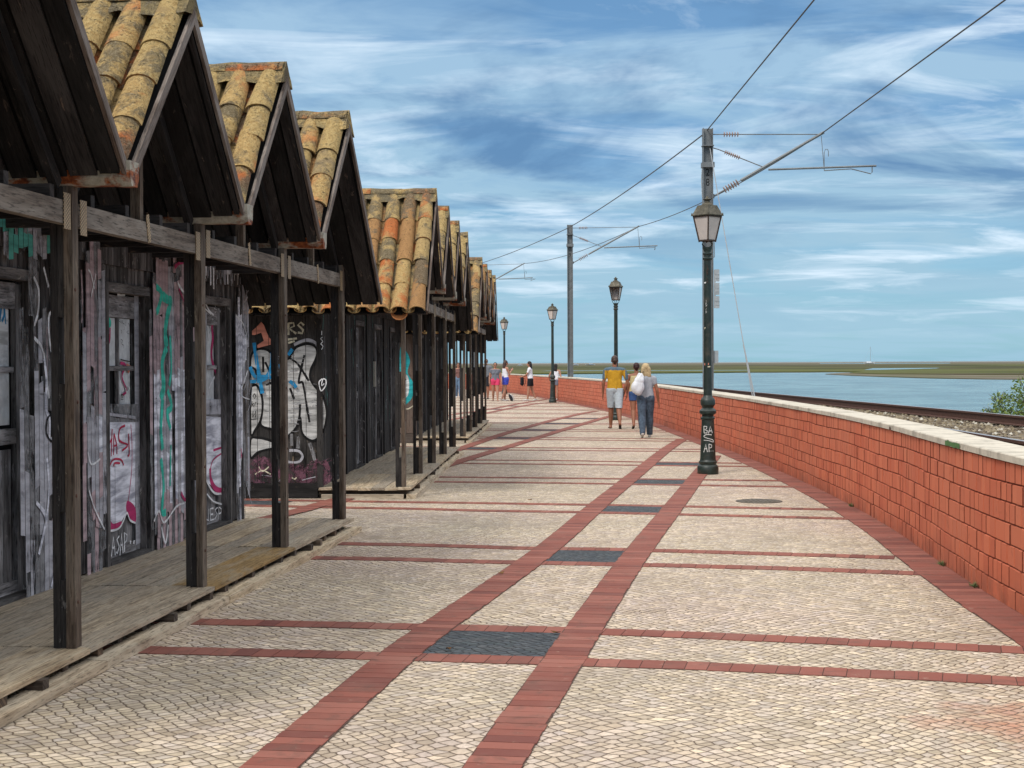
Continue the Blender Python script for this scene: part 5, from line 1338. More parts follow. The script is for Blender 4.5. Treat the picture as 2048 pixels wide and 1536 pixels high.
g_ = MB(); g_.tube([(4.76, 36.85, 6.75), tuple(at(1508, 790, 33.2) + Vector((.02, 0, -.35)))], .011, 6); g_.tube([tuple(at(1487, 690, 33.7)), tuple(at(1509, 793, 33.19))], .018, 6)
tag(g_.build('guy_wire', M['guy']), 'pale slanting stay cable running from mast 28 down behind the wall', 'guy wire')
def wire(p, q, sag, r, label):
    p = Vector(p); q = Vector(q); pts = []
    for i in range(25):
        t = i / 24; v = p.lerp(q, t); v.z -= sag * 4 * t * (1 - t); pts.append(v)
    m = MB(); m.tube(pts, r, 6); return tag(m.build('overhead_wire', M['wire']), label, 'overhead wire', 'railway overhead wires')
wire(T28, T29, .12, .016, 'overhead wire from the top of mast 28 to the top of mast 29')
wire(T29, T30, .12, .016, 'overhead wire from the top of mast 29 away to the farthest mast')
e28 = at(1628, 0, 24.4); wire(Vector((4.72, 37, 7.22)), Vector((4.72, 37, 7.22)) + (e28 - Vector((4.72, 37, 7.22))) * 2.4, 0, .014, 'overhead wire rising from the top of mast 28 out of the picture')
e2 = at(2010, 0, 23.6); wire(A28, A28 + (e2 - A28) * 2.4, 0, .014, 'catenary wire rising from the cantilever tip of mast 28 out of the picture')
wire(A28, A29, .28, .014, 'catenary wire sagging between the cantilevers of masts 28 and 29')
wire(A29, A30, .3, .014, 'catenary wire running from the cantilever of mast 29 towards the huts')

# ================================================================== shrub, boats
def leaf_mat(n, a, c):
    m, N, out = new_mat(n); isr = N.n('ShaderNodeNewGeometry').outputs['Random Per Island']
    col = N.ramp(isr, (0, a), (.6, tuple((x + y) / 2 for x, y in zip(a, c))), (1, c))
    b = N.n('ShaderNodeBsdfPrincipled', {'Base Color': col, 'Roughness': .5, 'Specular IOR Level': .4}); t = N.n('ShaderNodeBsdfTranslucent', {'Color': col})
    mx = N.n('ShaderNodeMixShader', {0: .3, 1: b.outputs[0], 2: t.outputs[0]}); N.t.links.new(mx.outputs[0], out.inputs['Surface']); return m
M['leaf'] = leaf_mat('green_leaf', (.06, .12, .022), (.28, .36, .09))
M['twig'] = simple('grey_twig', (.10, .08, .06), .9)
def bush(loc, blobs, n, seed, label, name='shrub', leaf=.05):
    r_ = random.Random(seed); root = empty(name, loc, label=label, cat='shrub')
    br = MB(); lf = MB()
    for bx, by, bz, br_ in blobs:
        c = Vector((bx, by, bz)); br.tube([(0, 0, -.5), (bx * .4, by * .4, bz * .5), c], .03, 5, r1=.01)
        cnt = int(n * br_ ** 2)
        for _ in range(cnt):
            v = Vector((r_.gauss(0, 1), r_.gauss(0, 1), r_.gauss(0, 1))).normalized() * br_ * (r_.random() ** .45)
            v *= 1 + .35 * mnoise.noise(v * 4 + c * 3)
            p = c + v
            if mnoise.noise(p * 3.3) < -.22: continue
            a = Vector((r_.gauss(0, 1), r_.gauss(0, 1), r_.gauss(0, 1) + .5)).normalized(); t = a.orthogonal().normalized(); t = Matrix.Rotation(r_.random() * 6.3, 3, a) @ t; s_ = a.cross(t); L = leaf * r_.uniform(.7, 1.3)
            lf.poly([p - t * L * .6, p + s_ * L * .32, p + t * L * .7, p - s_ * L * .32])
        for _ in range(10):
            v = Vector((r_.gauss(0, 1), r_.gauss(0, 1), abs(r_.gauss(0, 1)))).normalized() * br_
            br.tube([c, c + v * .6 + Vector((0, 0, .03)), c + v * 1.15], .009, 4, r1=.003)
    br.build('branches', M['twig'], root); lf.build('foliage', M['leaf'], root, recalc=False); return root
bp = at(2048, 800, 28)
bush((bp.x + .15, 29, -.2), [(.28, 0, 1.05, .50), (.80, .2, 1.22, .68), (-.12, -.1, .75, .42), (.5, -.2, .75, .6), (-.62, 0, .62, .20), (-.42, 0, .85, .20), (-.25, .1, 1.05, .22), (1.3, 0, 1.0, .7)], 4200, 4, 'leafy green shrub at the right edge beyond the railway track')
M['boatw'] = simple('white_boat_hull', (.72, .74, .76), .4, .05); M['boatd'] = simple('blue_cabin', (.25, .30, .36), .5)
def hull(L, B, H):
    m = MB(); n = 12; b0 = 0; rows = []
    for i in range(n + 1):
        t = i / n; w = B / 2 * min(1, (1 - t) * 3) ** .6 * (.85 + .15 * math.sin(t * 3.14)); x = (t - .5) * L; sh = H * (1 + .25 * t * t)
        rows.append([(x, -w, sh), (x * .97, -w * .7, H * .25), (x * .95, 0, -.1), (x * .97, w * .7, H * .25), (x, w, sh)])
    for r_ in rows: m.v += r_
    for i in range(n):
        for k in range(4): m.f.append((i * 5 + k, i * 5 + k + 1, (i + 1) * 5 + k + 1, (i + 1) * 5 + k)); m.uv.append([(0, 0)] * 4); m.mi.append(0)
        m.f.append((i * 5, (i + 1) * 5, (i + 1) * 5 + 4, i * 5 + 4)); m.uv.append([(0, 0)] * 4); m.mi.append(0)
    m.f.append((0, 1, 2, 3, 4)); m.uv.append([(0, 0)] * 5); m.mi.append(0)
    return m
p = at(1739, 728, 1650); bt = empty('sailing_boat', (p.x, p.y, -1.25), R(6), label='small white sailing boat with a bare mast moored in the far marsh channel', cat='sailing boat')
hull(12.5, 3.8, 1.5).build('hull', M['boatw'], bt); m = MB(); m.tube([(1, 0, 1.2), (1, 0, 18.5)], .22, 8, r1=.16); m.tube([(1, 0, 2.9), (-4.5, 0, 2.6)], .16, 8); m.tube([(1, 0, 18.3), (6.0, 0, 1.9)], .05, 5); m.tube([(1, 0, 18.3), (-6.0, 0, 1.6)], .05, 5); m.build('mast', M['steellt'], bt)
m = MB(); m.box((-.5, 0, 1.95), (2.6, 1.1, .42), taper=.85); m.build('cabin', M['boatw'], bt)
for x, y, D, L, lab in ((1150, 727.5, 1500, 7, 'tiny white motor boat on the marsh left of mast 29, by its foot'), (1181, 727.2, 1600, 10, 'tiny white motor boat farther right of mast 29, the longer of two'), (1040, 727.5, 1500, 5, 'tiny white motor boat on the marsh above the woman in the white shirt')):
    p = at(x, y, D); r_ = empty('motor_boat', (p.x, p.y, -1.25), R(10), label=lab, cat='motor boat', group='small boats on the marsh channel'); hull(L, L * .35, .9).build('hull', M['boatw'], r_); m = MB(); m.box((L * .05, 0, 1.35), (L * .18, L * .12, .42), taper=.8); m.build('cabin', M['boatd'], r_)

# ================================================================== people
def capsule(mb, p0, r0, p1, r1, n=12, sq=None):
    """tapered round-ended limb; sq = (axis, factor) squashes the section"""
    p0 = Vector(p0); p1 = Vector(p1); d = p1 - p0; L = max(d.length, 1e-5); d = d / L
    a = d.orthogonal().normalized(); c = d.cross(a); b0 = len(mb.v); rows = []
    for k in range(4): t = math.pi / 2 * k / 4; rows.append((p0 - d * (r0 * math.cos(t)), r0 * math.sin(t) + 1e-4))
    rows.append((p0, r0)); rows.append((p1, r1))
    for k in range(1, 5): t = math.pi / 2 * k / 4; rows.append((p1 + d * (r1 * math.sin(t)), r1 * math.cos(t) + 1e-4))
    for q, r in rows:
        for k in range(n):
            t = 2 * math.pi * k / n; v = (a * math.cos(t) + c * math.sin(t)) * r
            if sq: v[sq[0]] *= sq[1]
            mb.v.append(tuple(q + v))
    m_ = len(rows)
    for i in range(m_ - 1):
        for k in range(n):
            j = (k + 1) % n; mb.f.append((b0 + i * n + k, b0 + i * n + j, b0 + (i + 1) * n + j, b0 + (i + 1) * n + k)); mb.uv.append([(0, 0)] * 4); mb.mi.append(0)
    mb.f.append(tuple(b0 + k for k in range(n - 1, -1, -1))); mb.uv.append([(0, 0)] * n); mb.mi.append(0)
    e = b0 + (m_ - 1) * n; mb.f.append(tuple(e + k for k in range(n))); mb.uv.append([(0, 0)] * n); mb.mi.append(0)
def ellipsoid(mb, c, r, n=14):
    b0 = len(mb.v); c = Vector(c); m_ = 9
    for i in range(m_ + 1):
        t = math.pi * (i / m_ * .98 + .01)
        for k in range(n):
            a = 2 * math.pi * k / n; mb.v.append((c.x + r[0] * math.sin(t) * math.cos(a), c.y + r[1] * math.sin(t) * math.sin(a), c.z + r[2] * math.cos(t)))
    for i in range(m_):
        for k in range(n):
            j = (k + 1) % n; mb.f.append((b0 + i * n + k, b0 + (i + 1) * n + k, b0 + (i + 1) * n + j, b0 + i * n + j)); mb.uv.append([(0, 0)] * 4); mb.mi.append(0)
    mb.f.append(tuple(b0 + k for k in range(n))); mb.uv.append([(0, 0)] * n); mb.mi.append(0)
    e = b0 + m_ * n; mb.f.append(tuple(e + k for k in range(n - 1, -1, -1))); mb.uv.append([(0, 0)] * n); mb.mi.append(0)
def fuse(mb, name, mats, parent, vox=.010, smooth=5, cuts=(), split=None, fold=0.0):
    """closed pieces melted into one continuous skin; cuts [(point, normal)] drop what lies beyond"""
    o = mb.build(name, mats, None)
    r = o.modifiers.new('r', 'REMESH'); r.mode = 'VOXEL'; r.voxel_size = vox
    s = o.modifiers.new('s', 'SMOOTH'); s.factor = .5; s.iterations = smooth
    bpy.context.view_layer.update()
    me = bpy.data.meshes.new_from_object(o.evaluated_get(bpy.context.evaluated_depsgraph_get()))
    old = o.data; o.modifiers.clear(); o.data = me; bpy.data.meshes.remove(old); me.name = name
    if cuts or fold:
        bm = bmesh.new(); bm.from_mesh(me)
        for co, no in cuts:
            g_ = bmesh.ops.bisect_plane(bm, geom=bm.verts[:] + bm.edges[:] + bm.faces[:], plane_co=co, plane_no=no, clear_outer=True)
            bmesh.ops.holes_fill(bm, edges=[e for e in bm.edges if e.is_boundary])
        if fold:
            for v in bm.verts:
                k = mnoise.noise(Vector((v.co.x * 14, v.co.y * 14, v.co.z * 6 + fold * 50)))
                v.co += v.normal * k * fold
        bm.to_mesh(me); bm.free()
    me.polygons.foreach_set('use_smooth', [True] * len(me.polygons)); me.materials.clear()
    for m_ in (mats if isinstance(mats, (list, tuple)) else [mats]): me.materials.append(m_)
    if split: me.polygons.foreach_set('material_index', [split(p.center) for p in me.polygons])
    o.parent = parent; return o
SK = {'tan': simple('tanned_skin', (.25, .105, .060), .55, .08, 20, spec=.35), 'fair': simple('fair_skin', (.38, .19, .125), .55, .08, 20, spec=.35)}
def cl(name, c, v=.12): return simple(name, c, .9, v, 22, bump=.3)
HAIR = lambda n, c: simple(n, c, .55, .45, 90, bump=.6)
def person(loc, face, H, label, skin, walk=(0, 0), armL=None, armR=None, female=True, top=None, bottom=None, hair=None, shoes=None, extras=None, headturn=0, lean=0):
    """stands at loc facing `face` (radians from +Y); armL/armR = (elbow, hand) in body heights, or None for hanging"""
    root = empty('person', (loc[0], loc[1], 0), face, label=label, cat='person')
    h = H; sh = .100 if female else .110; hip = .054 if female else .050
    V = lambda x, y, z: Vector((x * h, y * h, z * h))
    # joints
    J = {}
    for s, ph in ((-1, walk[0]), (1, walk[1])):
        a = ph; k = max(0, -a) * 1.1 + .04                       # swing forward +; the trailing knee bends
        hp = V(s * hip, 0, .515); kn = hp + V(0, math.sin(a) * .245, -math.cos(a) * .245)
        an = kn + V(s * .004, math.sin(a - k) * .235, -math.cos(a - k) * .235)
        J[s] = [hp, kn, an, a - k]
    low = min(J[-1][2].z, J[1][2].z) - .038 * h
    dz = Vector((0, 0, -low))
    for s in (-1, 1): J[s][:3] = [q + dz for q in J[s][:3]]
    off = -low / h
    T = lambda x, y, z: V(x, y + lean * (z - .5), z) + dz
    tw = 1.0 if female else 1.02
    def torso(mb, g=0.0, z0=.50):
        for s in (-1, 1):
            capsule(mb, T(s * .050 * tw, 0, .775), .052 * h + g, T(s * .040 * tw, 0, .66), .050 * h + g, sq=(1, .92))
            capsule(mb, T(s * .040 * tw, 0, .66), .050 * h + g, T(s * (.048 if female else .044), -.004, .55), (.062 if female else .056) * h + g)
            capsule(mb, T(s * .03, 0, .80), .040 * h + g, T(s * sh, 0, .795), .034 * h + g)
            if female: ellipsoid(mb, T(s * .038, .040, .725), (.034 * h + g, .030 * h + g, .034 * h + g))
        capsule(mb, T(0, 0, .79), .055 * h + g, T(0, 0, .54), .070 * h + g)
    def leg(mb, s, g=0.0, to=1.0, flare=0.0):
        hp, kn, an, _ = J[s]
        capsule(mb, hp + Vector((0, 0, .015 * h)), (.060 if female else .056) * h + g, kn, .036 * h + g + flare * .4)
        capsule(mb, kn, .036 * h + g + flare * .4, kn.lerp(an, .35), .035 * h + g + flare * .6)
        capsule(mb, kn.lerp(an, .35), .035 * h + g + flare * .6, an, .020 * h + g + flare)
    def foot(mb, s, g=0.0):
        an, t = J[s][2], J[s][3]; q = Matrix.Rotation(min(0, t) * .9, 3, 'X')
        he = an + q @ Vector((0, -.018 * h, -.022 * h)); to = an + q @ Vector((s * .008 * h, .105 * h, -.027 * h))
        capsule(mb, he, .019 * h + g, to, .014 * h + g, sq=None)
        capsule(mb, an, .021 * h + g * .5, he, .019 * h + g)
        capsule(mb, to + Vector((-.010 * h, 0, 0)), .010 * h + g, to + Vector((.012 * h, -.004 * h, 0)), .010 * h + g)
    arms = {}
    for s, A in ((-1, armL), (1, armR)):
        S0 = T(s * (sh + .012), 0, .790)
        if A is None: el, ha = T(s * (sh + .045), -.012, .62), T(s * (sh + .050), .030, .475)
        else: el, ha = T(*A[0]), T(*A[1])
        arms[s] = (S0, el, ha)
    def arm(mb, s, g=0.0, part=None):
        S0, el, ha = arms[s]
        if part: capsule(mb, S0, .031 * h + g, S0.lerp(el, part), .026 * h + g); return
        capsule(mb, S0, .030 * h, el, .022 * h); capsule(mb, el, .022 * h, el.lerp(ha, .3), .0215 * h); capsule(mb, el.lerp(ha, .3), .0215 * h, ha, .0135 * h)
        d = (ha - el).normalized(); side = d.cross(Vector((0, 1, 0))); side = side.normalized() if side.length > .1 else Vector((1, 0, 0)); fw = side.cross(d).normalized()
        pm = ha + d * .045 * h
        for k in (-1, 0, 1): capsule(mb, ha + fw * k * .008 * h, .011 * h, pm + fw * k * .013 * h, .0105 * h)
        for k, L in zip((-1.5, -.5, .5, 1.5), (.036, .043, .046, .040)):
            b_ = pm + fw * k * .0105 * h; m_ = b_ + d * L * .55 * h; capsule(mb, b_, .0052 * h, m_, .005 * h, 8); capsule(mb, m_, .005 * h, m_ + (d * .8 - side * s * .45).normalized() * L * .5 * h, .0044 * h, 8)
        capsule(mb, ha + d * .012 * h + fw * .014 * h, .0065 * h, ha + d * .038 * h + fw * .034 * h, .0055 * h, 8)
    HC = T(0, .012, .925)
    RT = Matrix.Rotation(headturn, 3, 'Z')
    hv = lambda x, y, z: HC + RT @ Vector((x * h, y * h, z * h))
    b = MB(); torso(b); 
    for s in (-1, 1): leg(b, s); foot(b, s); arm(b, s)
    capsule(b, T(0, -.006, .80), .036 * h, T(0, .004, .885), .031 * h)
    ellipsoid(b, hv(0, -.004, .012), (.044 * h, .055 * h, .056 * h)); ellipsoid(b, hv(0, .012, -.022), (.034 * h, .040 * h, .040 * h))
    capsule(b, hv(0, .050, .004), .006 * h, hv(0, .060, -.014), .0085 * h, 8); capsule(b, hv(-.012, .046, -.036), .006 * h, hv(.012, .046, -.036), .006 * h, 8)
    for s in (-1, 1): ellipsoid(b, hv(s * .046, -.002, -.004), (.006 * h, .012 * h, .018 * h), 8)
    fuse(b, 'body', SK[skin], root, vox=.0095, smooth=3)
    e = MB()
    for s in (-1, 1): ellipsoid(e, hv(s * .017, .049, .006), (.0065 * h, .005 * h, .004 * h), 8)
    e.build('eyes', M['black'], root, smooth=True)
    g = .010
    if top:
        b = MB(); torso(b, g)
        if top.get('sleeve'):
            for s in (-1, 1): arm(b, s, g, top['sleeve'])
        hem = top.get('hem', .50); cuts = [(T(0, 0, hem), (0, 0, -1)), (T(0, 0, top.get('neck', .845)), (0, 0, 1))]
        if not top.get('sleeve'):
            for s in (-1, 1): cuts.append((T(s * (sh + top.get('arm', .004)), 0, .8), (s, 0, .10)))
        sp = None
        if top.get('yoke'): zy = T(0, 0, top['yoke']).z; sp = lambda c: 1 if (c.z > zy or abs(c.x) > (sh + .030) * h) else 0
        fuse(b, top.get('name', 'shirt'), top['mat'], root, vox=.013, smooth=4, cuts=cuts, split=sp, fold=top.get('fold', .006))
    if bottom:
        b = MB()
        for s in (-1, 1):
            capsule(b, T(s * .040, 0, .59), (.060 if female else .055) * h + g * .6, T(s * .050, -.006, .53), (.066 if female else .060) * h + g)
            leg(b, s, g + bottom.get('ease', .004), flare=bottom.get('flare', 0))
        capsule(b, T(0, 0, .60), .062 * h + g * .4, T(0, 0, .54), .072 * h + g)
        if bottom.get('skirt'): capsule(b, T(0, 0, .56), .085 * h, T(0, 0, bottom['leg'] + .06), bottom['skirt'] * h); capsule(b, T(-.05, 0, .5), .07 * h, T(.05, 0, .5), .07 * h)
        lg = bottom['leg']; cuts = [(T(0, 0, bottom.get('waist', .60)), (0, 0, 1)), (T(0, 0, lg) if lg > .1 else Vector((0, 0, lg * h)), (0, 0, -1))]
        fuse(b, bottom.get('name', 'shorts'), bottom['mat'], root, vox=.013, smooth=4, cuts=cuts, fold=.006)
    if shoes:
        for s in (-1, 1):
            b = MB(); foot(b, s, shoes.get('g', .006)); zc = J[s][2] + Vector((0, 0, -.004 * h if not shoes.get('sandal') else -.030 * h))
            fuse(b, shoes.get('name', 'shoe'), shoes['mat'], root, vox=.010, smooth=2, cuts=[(zc, (0, 0, 1))])
    if hair:
        b = MB(); st_ = hair['style']
        if st_ in ('short', 'crop'):
            ellipsoid(b, hv(0, -.012, .020), (.049 * h, .055 * h, .056 * h)); capsule(b, hv(0, -.04, .0), .034 * h, hv(0, -.036, -.022), .026 * h)
            fuse(b, 'hair', hair['mat'], root, vox=.009, smooth=3, cuts=[(hv(0, .030, .026), tuple(RT @ Vector((0, .75, -.66))))], fold=.005)
        elif st_ == 'bob':
            ellipsoid(b, hv(0, -.008, .020), (.056 * h, .062 * h, .060 * h))
            for s in (-1, 0, 1): capsule(b, hv(s * .030, -.030, .0), .036 * h, hv(s * .042, -.030, -.065), .030 * h)
            for k in range(7): x = (k - 3) * .017; capsule(b, hv(x, -.045, -.06), .017 * h, hv(x * 1.15, -.046, -.098 - .006 * (k % 2)), .011 * h)
            fuse(b, 'hair', hair['mat'], root, vox=.009, smooth=2, cuts=[(hv(0, .034, .026), tuple(RT @ Vector((0, .8, -.6))))] if 0 else [(hv(0, .034, .0), tuple(RT @ Vector((0, 1, -.1))))], fold=.007)
        else:                                            # long, falling down the back
            ellipsoid(b, hv(0, -.010, .018), (.052 * h, .060 * h, .058 * h))
            for s in (-1, 0, 1): capsule(b, hv(s * .024, -.036, .0), .032 * h, hv(s * .026, -.052, -.10), .026 * h)
            for k in range(5): x = (k - 2) * .017; capsule(b, hv(x, -.05, -.09), .017 * h, hv(x * 1.1, -.055, -hair.get('len', .19) - .01 * (k % 2)), .009 * h)
            fuse(b, 'hair', hair['mat'], root, vox=.009, smooth=2, cuts=[(hv(0, .030, .018), tuple(RT @ Vector((0, .86, -.45))))], fold=.006)
    for f in (extras or []): f(root, hv, T, h)
    return root
def sunglasses(root, hv, T, h):
    b = MB()
    for s in (-1, 1): ellipsoid(b, hv(s * .019, .050, .006), (.015 * h, .007 * h, .011 * h), 10)
    capsule(b, hv(-.044, .02, .008), .003 * h, hv(-.030, .048, .008), .003 * h, 6); capsule(b, hv(.044, .02, .008), .003 * h, hv(.030, .048, .008), .003 * h, 6)
    b.build('sunglasses', M['black'], root, smooth=True)
def beard(root, hv, T, h):
    b = MB(); ellipsoid(b, hv(0, .030, -.042), (.030 * h, .028 * h, .022 * h)); b.build('beard', HAIR('grey_beard', (.20, .17, .15)), root, smooth=True)
FWD = 0.0; BACKW = math.pi
C = {'mustard': cl('mustard_jersey', (.50, .27, .02)), 'slate': cl('slate_jersey', (.085, .13, .165)), 'paleshort': cl('pale_blue_grey_shorts', (.40, .45, .49)), 'greyT': cl('grey_marl_shirt', (.30, .31, .34)),
     'jeans': cl('faded_jeans', (.060, .085, .12), .4), 'denim': cl('blue_denim', (.035, .075, .19)), 'white': cl('white_cotton', (.70, .70, .74), .05), 'black': cl('black_cloth', (.015, .015, .020)), 'pink': cl('pink_shorts', (.62, .05, .13)),
     'dkgrey': cl('grey_blouse', (.14, .15, .18)), 'blue': cl('blue_print_shorts', (.05, .07, .42), .5), 'grey': cl('grey_shorts', (.17, .18, .23)), 'sole': cl('dark_sandal', (.03, .022, .02)), 'trainer': cl('pale_trainers', (.52, .51, .49)),
     'rust': cl('brown_top', (.17, .085, .075)), 'ltjean': cl('light_jeans', (.13, .20, .30)), 'yellowtop': cl('pale_yellow_top', (.52, .44, .24)), 'olive': cl('grey_polo', (.16, .17, .19))}
H1 = HAIR('dark_hair', (.018, .013, .012)); H2 = HAIR('brown_hair', (.055, .032, .025)); H3 = HAIR('blonde_hair', (.42, .31, .17)); H4 = HAIR('auburn_dark_hair', (.035, .012, .012))
person((2.56, 38.3), FWD, 1.83, 'person in a mustard and slate shirt and pale shorts walking away, holding hands', 'tan', walk=(R(9), R(-15)), female=False, armR=((.185, -.01, .61), (.168, .03, .475)),
       top={'mat': [C['mustard'], C['slate']], 'sleeve': .62, 'hem': .475, 'yoke': .797, 'fold': .010}, bottom={'mat': C['paleshort'], 'leg': .285, 'ease': .016, 'waist': .55}, hair={'style': 'crop', 'mat': H2}, shoes={'mat': C['sole'], 'sandal': True})
person((3.10, 38.3), FWD, 1.66, 'person with short dark hair and denim shorts walking away, holding hands with the tall man', 'tan', walk=(R(-14), R(14)), armL=((-.165, -.01, .64), (-.195, .03, .50)), armR=((.13, 0, .63), (.15, .04, .5)),
       top={'mat': C['yellowtop'], 'hem': .545, 'arm': -.010, 'neck': .80, 'name': 'vest'}, bottom={'mat': C['denim'], 'leg': .43, 'waist': .575}, hair={'style': 'short', 'mat': H4}, shoes={'mat': C['sole'], 'sandal': True})
person((2.93, 33.7), FWD, 1.63, 'person with blonde bob, grey shirt and faded jeans walking away behind the couple', 'tan', walk=(R(-13), R(11)), armR=((.150, -.02, .635), (.175, .02, .475)), armL=((-.13, .03, .64), (-.10, .08, .58)),
       top={'mat': C['greyT'], 'sleeve': .38, 'hem': .475, 'fold': .010}, bottom={'mat': C['jeans'], 'leg': .035, 'ease': .008, 'flare': .014, 'name': 'jeans', 'waist': .57}, hair={'style': 'bob', 'mat': H3}, shoes={'mat': C['trainer']})
person((-.72, 66.3), BACKW, 1.69, 'person in dark sunglasses, grey blouse and pink shorts walking towards the camera', 'fair', walk=(R(14), R(-10)), armL=((-.150, -.01, .63), (-.165, .06, .50)),
       top={'mat': C['dkgrey'], 'sleeve': .25, 'hem': .49, 'neck': .82}, bottom={'mat': C['pink'], 'leg': .42}, hair={'style': 'short', 'mat': H1}, shoes={'mat': C['sole'], 'sandal': True}, extras=[sunglasses])
person((-.30, 66.6), R(-62), 1.76, 'person with long dark hair and blue shorts standing and looking at a phone', 'fair', walk=(R(4), R(-8)), armL=((-.12, .05, .66), (-.05, .15, .75)), armR=((.12, .05, .66), (.04, .15, .75)),
       top={'mat': C['white'], 'hem': .57, 'arm': -.012, 'neck': .79, 'name': 'vest'}, bottom={'mat': C['blue'], 'leg': .40, 'skirt': .095, 'ease': .02}, hair={'style': 'long', 'mat': H2, 'len': .15}, shoes={'mat': C['trainer']}, lean=.03)
person((.80, 67.0), R(82), 1.72, 'person in a white T-shirt and black shorts holding out a small black rucksack', 'fair', walk=(R(9), R(-9)), armL=((-.12, .07, .66), (-.07, .20, .60)), armR=((.12, .07, .66), (.07, .20, .60)),
       top={'mat': C['white'], 'sleeve': .5, 'hem': .555}, bottom={'mat': C['black'], 'leg': .37}, hair={'style': 'long', 'mat': H1, 'len': .18}, shoes={'mat': C['trainer']}, lean=.04)
person((1.93, 67.8), R(-20), 1.60, 'person in a white vest and grey shorts standing behind a lamp post, long black hair', 'fair', walk=(R(3), R(-4)), armL=((-.19, -.01, .66), (-.20, .05, .60)), armR=((.155, -.02, .64), (.13, .05, .52)),
       top={'mat': C['white'], 'hem': .56, 'arm': -.012, 'neck': .79, 'name': 'vest'}, bottom={'mat': C['grey'], 'leg': .41, 'ease': .012}, hair={'style': 'long', 'mat': H1, 'len': .23}, shoes={'mat': C['trainer']})
person((-2.56, 73.3), BACKW, 1.68, 'person in a brown top and light jeans glimpsed between the hut posts', 'fair', walk=(R(10), R(-10)), armL=((-.16, 0, .63), (-.19, .04, .50)),
       top={'mat': C['rust'], 'hem': .56, 'arm': -.006, 'neck': .82}, bottom={'mat': C['ltjean'], 'leg': .035, 'ease': .01, 'flare': .012, 'name': 'jeans', 'waist': .60}, hair={'style': 'long', 'mat': H2}, shoes={'mat': C['trainer']}, extras=[sunglasses])
person((-1.18, 70.2), R(172), 1.84, 'bearded person in a grey polo and black shorts, half hidden by the last hut post', 'tan', walk=(R(10), R(-8)), female=False,
       top={'mat': C['olive'], 'sleeve': .5, 'hem': .49}, bottom={'mat': C['black'], 'leg': .32, 'ease': .012}, hair={'style': 'crop', 'mat': H2}, shoes={'mat': C['sole']}, extras=[sunglasses, beard])
# bags
b = MB(); bz = 1.16; ellipsoid(b, (0, 0, -.06), (.125, .075, .155)); ellipsoid(b, (0, 0, .06), (.095, .06, .11)); capsule(b, (0, 0, .12), .05, (.02, .01, .20), .028); capsule(b, (-.05, 0, .15), .02, (-.02, 0, .2), .02); capsule(b, (.06, 0, .15), .02, (.03, 0, .2), .02)
bag = empty('drawstring_bag', (2.755, 33.48, 1.17), R(4), label='white drawstring bag with a faint pink print, slung on the back of the blonde walker', cat='bag')
bag.rotation_euler = (0, R(10), 0); bag.scale = (1.15, 1.1, 1.12)
fuse(b, 'sack', simple('white_nylon', (.66, .67, .70), .5, .06, 25, bump=.5), bag, vox=.010, smooth=3, fold=.016)
b = MB(); b.tube([(0.01, .02, .19), (.05, .08, .26), (.09, .16, .24), (.06, .2, .1), (0, .1, -.1)], .006, 6); b.tube([(.02, .02, .19), (.0, .1, .27), (-.02, .18, .2), (-.05, .16, 0), (-.05, .07, -.14)], .006, 6); b.build('drawstring', M['black'], bag)
def rucksack(loc, rz, tilt, label, s=1.0):
    r = empty('rucksack', loc, rz, label=label, cat='rucksack', group='black rucksacks'); r.rotation_euler = (tilt, 0, rz); r.scale = (s, s, s)
    b = MB(); ellipsoid(b, (0, 0, -.02), (.11, .075, .20)); capsule(b, (-.05, 0, -.12), .07, (.05, 0, -.12), .07); capsule(b, (-.04, 0, .09), .06, (.04, 0, .09), .06); fuse(b, 'pack', C['black'], r, vox=.012, smooth=3)
    b = MB(); b.tube([(-.05, -.05, .13), (-.06, -.12, .05), (-.07, -.12, -.1), (-.08, -.06, -.22)], .012, 6); b.build('shoulder_strap', M['steellt'] if tilt else C['black'], r)
    b = MB(); b.tube([(.05, -.05, .13), (.06, -.12, .05), (.07, -.12, -.1), (.08, -.06, -.22)], .012, 6); b.build('shoulder_strap', M['steellt'] if tilt else C['black'], r)
    b = MB(); b.tube([(-.03, 0, .14), (0, 0, .19), (.03, 0, .14)], .009, 6); b.build('handle', C['black'], r); return r
rucksack((.44, 67.0, .86), R(60), 0, 'small black rucksack hanging from the hands of the person in the white T-shirt')
rucksack((-.06, 65.9, .17), R(70), R(-28), 'small black rucksack with grey straps leaning on the cobbles by the phone user', .88)
ph = MB(); ph.box((0, 0, 0), (.036, .005, .072)); pho = ph.build('mobile_phone', M['black']); pho.location = (-.04, 66.74, 1.36); pho.rotation_euler = (R(-25), 0, R(-62)); tag(pho, 'dark mobile phone held up in both hands by the person in blue shorts', 'phone')

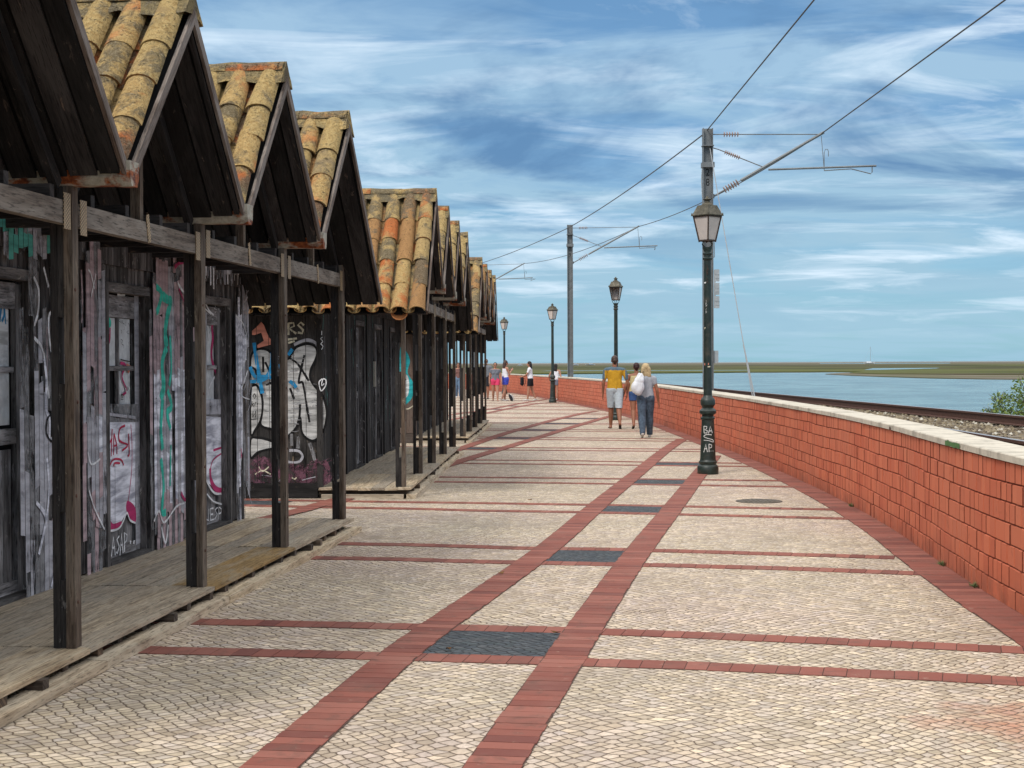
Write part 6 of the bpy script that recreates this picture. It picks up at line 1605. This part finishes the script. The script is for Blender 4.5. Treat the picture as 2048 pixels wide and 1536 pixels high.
# ================================================================== leaves and weeds
M['dryleaf'] = simple('dry_brown_leaf', (.17, .085, .03), .8, .3, 50); M['weed'] = simple('weed_green', (.10, .13, .05), .8, .3, 50)
for k, (x, y, lab) in enumerate(((1112, 1270, 'curled dry leaf on the far right corner of the nearest dark paving patch'), (897, 1303, 'dry leaf on the near left corner of the nearest dark paving patch'), (1060, 1002, 'dry leaf on the pale cobbles short of the two long brick bands'), (1003, 1150, 'dry twig like leaf on the left long brick band'))):
    p = gp(x, y); m = MB(); a = k * 1.3
    q = [Vector((math.cos(a + t) * r_, math.sin(a + t) * r_ * .7, z)) for t, r_, z in ((0, .035, .012), (1.2, .018, .004), (2.2, .016, .012), (3.14, .034, .020), (4.1, .016, .006), (5.1, .018, .014))]
    m.poly(q); m.poly([v + Vector((0, 0, -.0015)) for v in reversed(q)]); o = m.build('fallen_leaf', M['dryleaf'], recalc=False); o.location = (p.x, p.y, .009); tag(o, lab, 'leaf', 'fallen leaves on the paving')
for k, (yy, lab) in enumerate(((11.15, 'small weed tuft at the foot of the brick wall, nearest one'), (12.35, 'middle weed tuft at the foot of the brick wall'), (17.4, 'farthest weed tuft at the foot of the brick wall'))):
    m = MB(); r_ = random.Random(k + 20)
    for _ in range(60):
        a = r_.random() * 6.28; d = r_.random() * .05; h_ = r_.uniform(.015, .05); p = Vector((math.cos(a) * d * .5, math.sin(a) * d * 1.6, 0)); t = Vector((math.cos(a) * .02, math.sin(a) * .02, h_)); s_ = Vector((-math.sin(a), math.cos(a), 0)) * .004
        m.poly([p - s_, p + s_, p + t])
    o = m.build('weed', M['weed'], recalc=False); o.location = (wall_x(yy) - .03, yy, .006); tag(o, lab, 'weed', 'weeds along the wall foot')

# a slipped tile hanging from the eave of the middle row
m = MB(); ly = -EAVE + .02; u_, h_ = 0, 0
for i in range(9):
    a = math.pi * (1 + i / 8); 
    for r_, dy in ((.10, -.03), (.088, -.03), (.10, .30), (.088, .30)): m.v.append((OUT - .33 + math.cos(a) * r_, ly + dy, RIDGE - (S / 2 + EAVE) * SLOPE - .012 + dy * .9 + .01 + math.sin(a) * r_ * .8))
for i in range(8):
    k = i * 4
    for f in ((k, k + 4, k + 6, k + 2), (k + 1, k + 3, k + 7, k + 5), (k, k + 1, k + 5, k + 4), (k + 2, k + 6, k + 7, k + 3)): m.f.append(f); m.uv.append([(0, 0)] * 4); m.mi.append(0)
smooth_by_angle(m.build('slipped_tile', simple('bare_orange_clay', (.46, .18, .065), .9, .25, 22, bump=.5), rowB), 50)
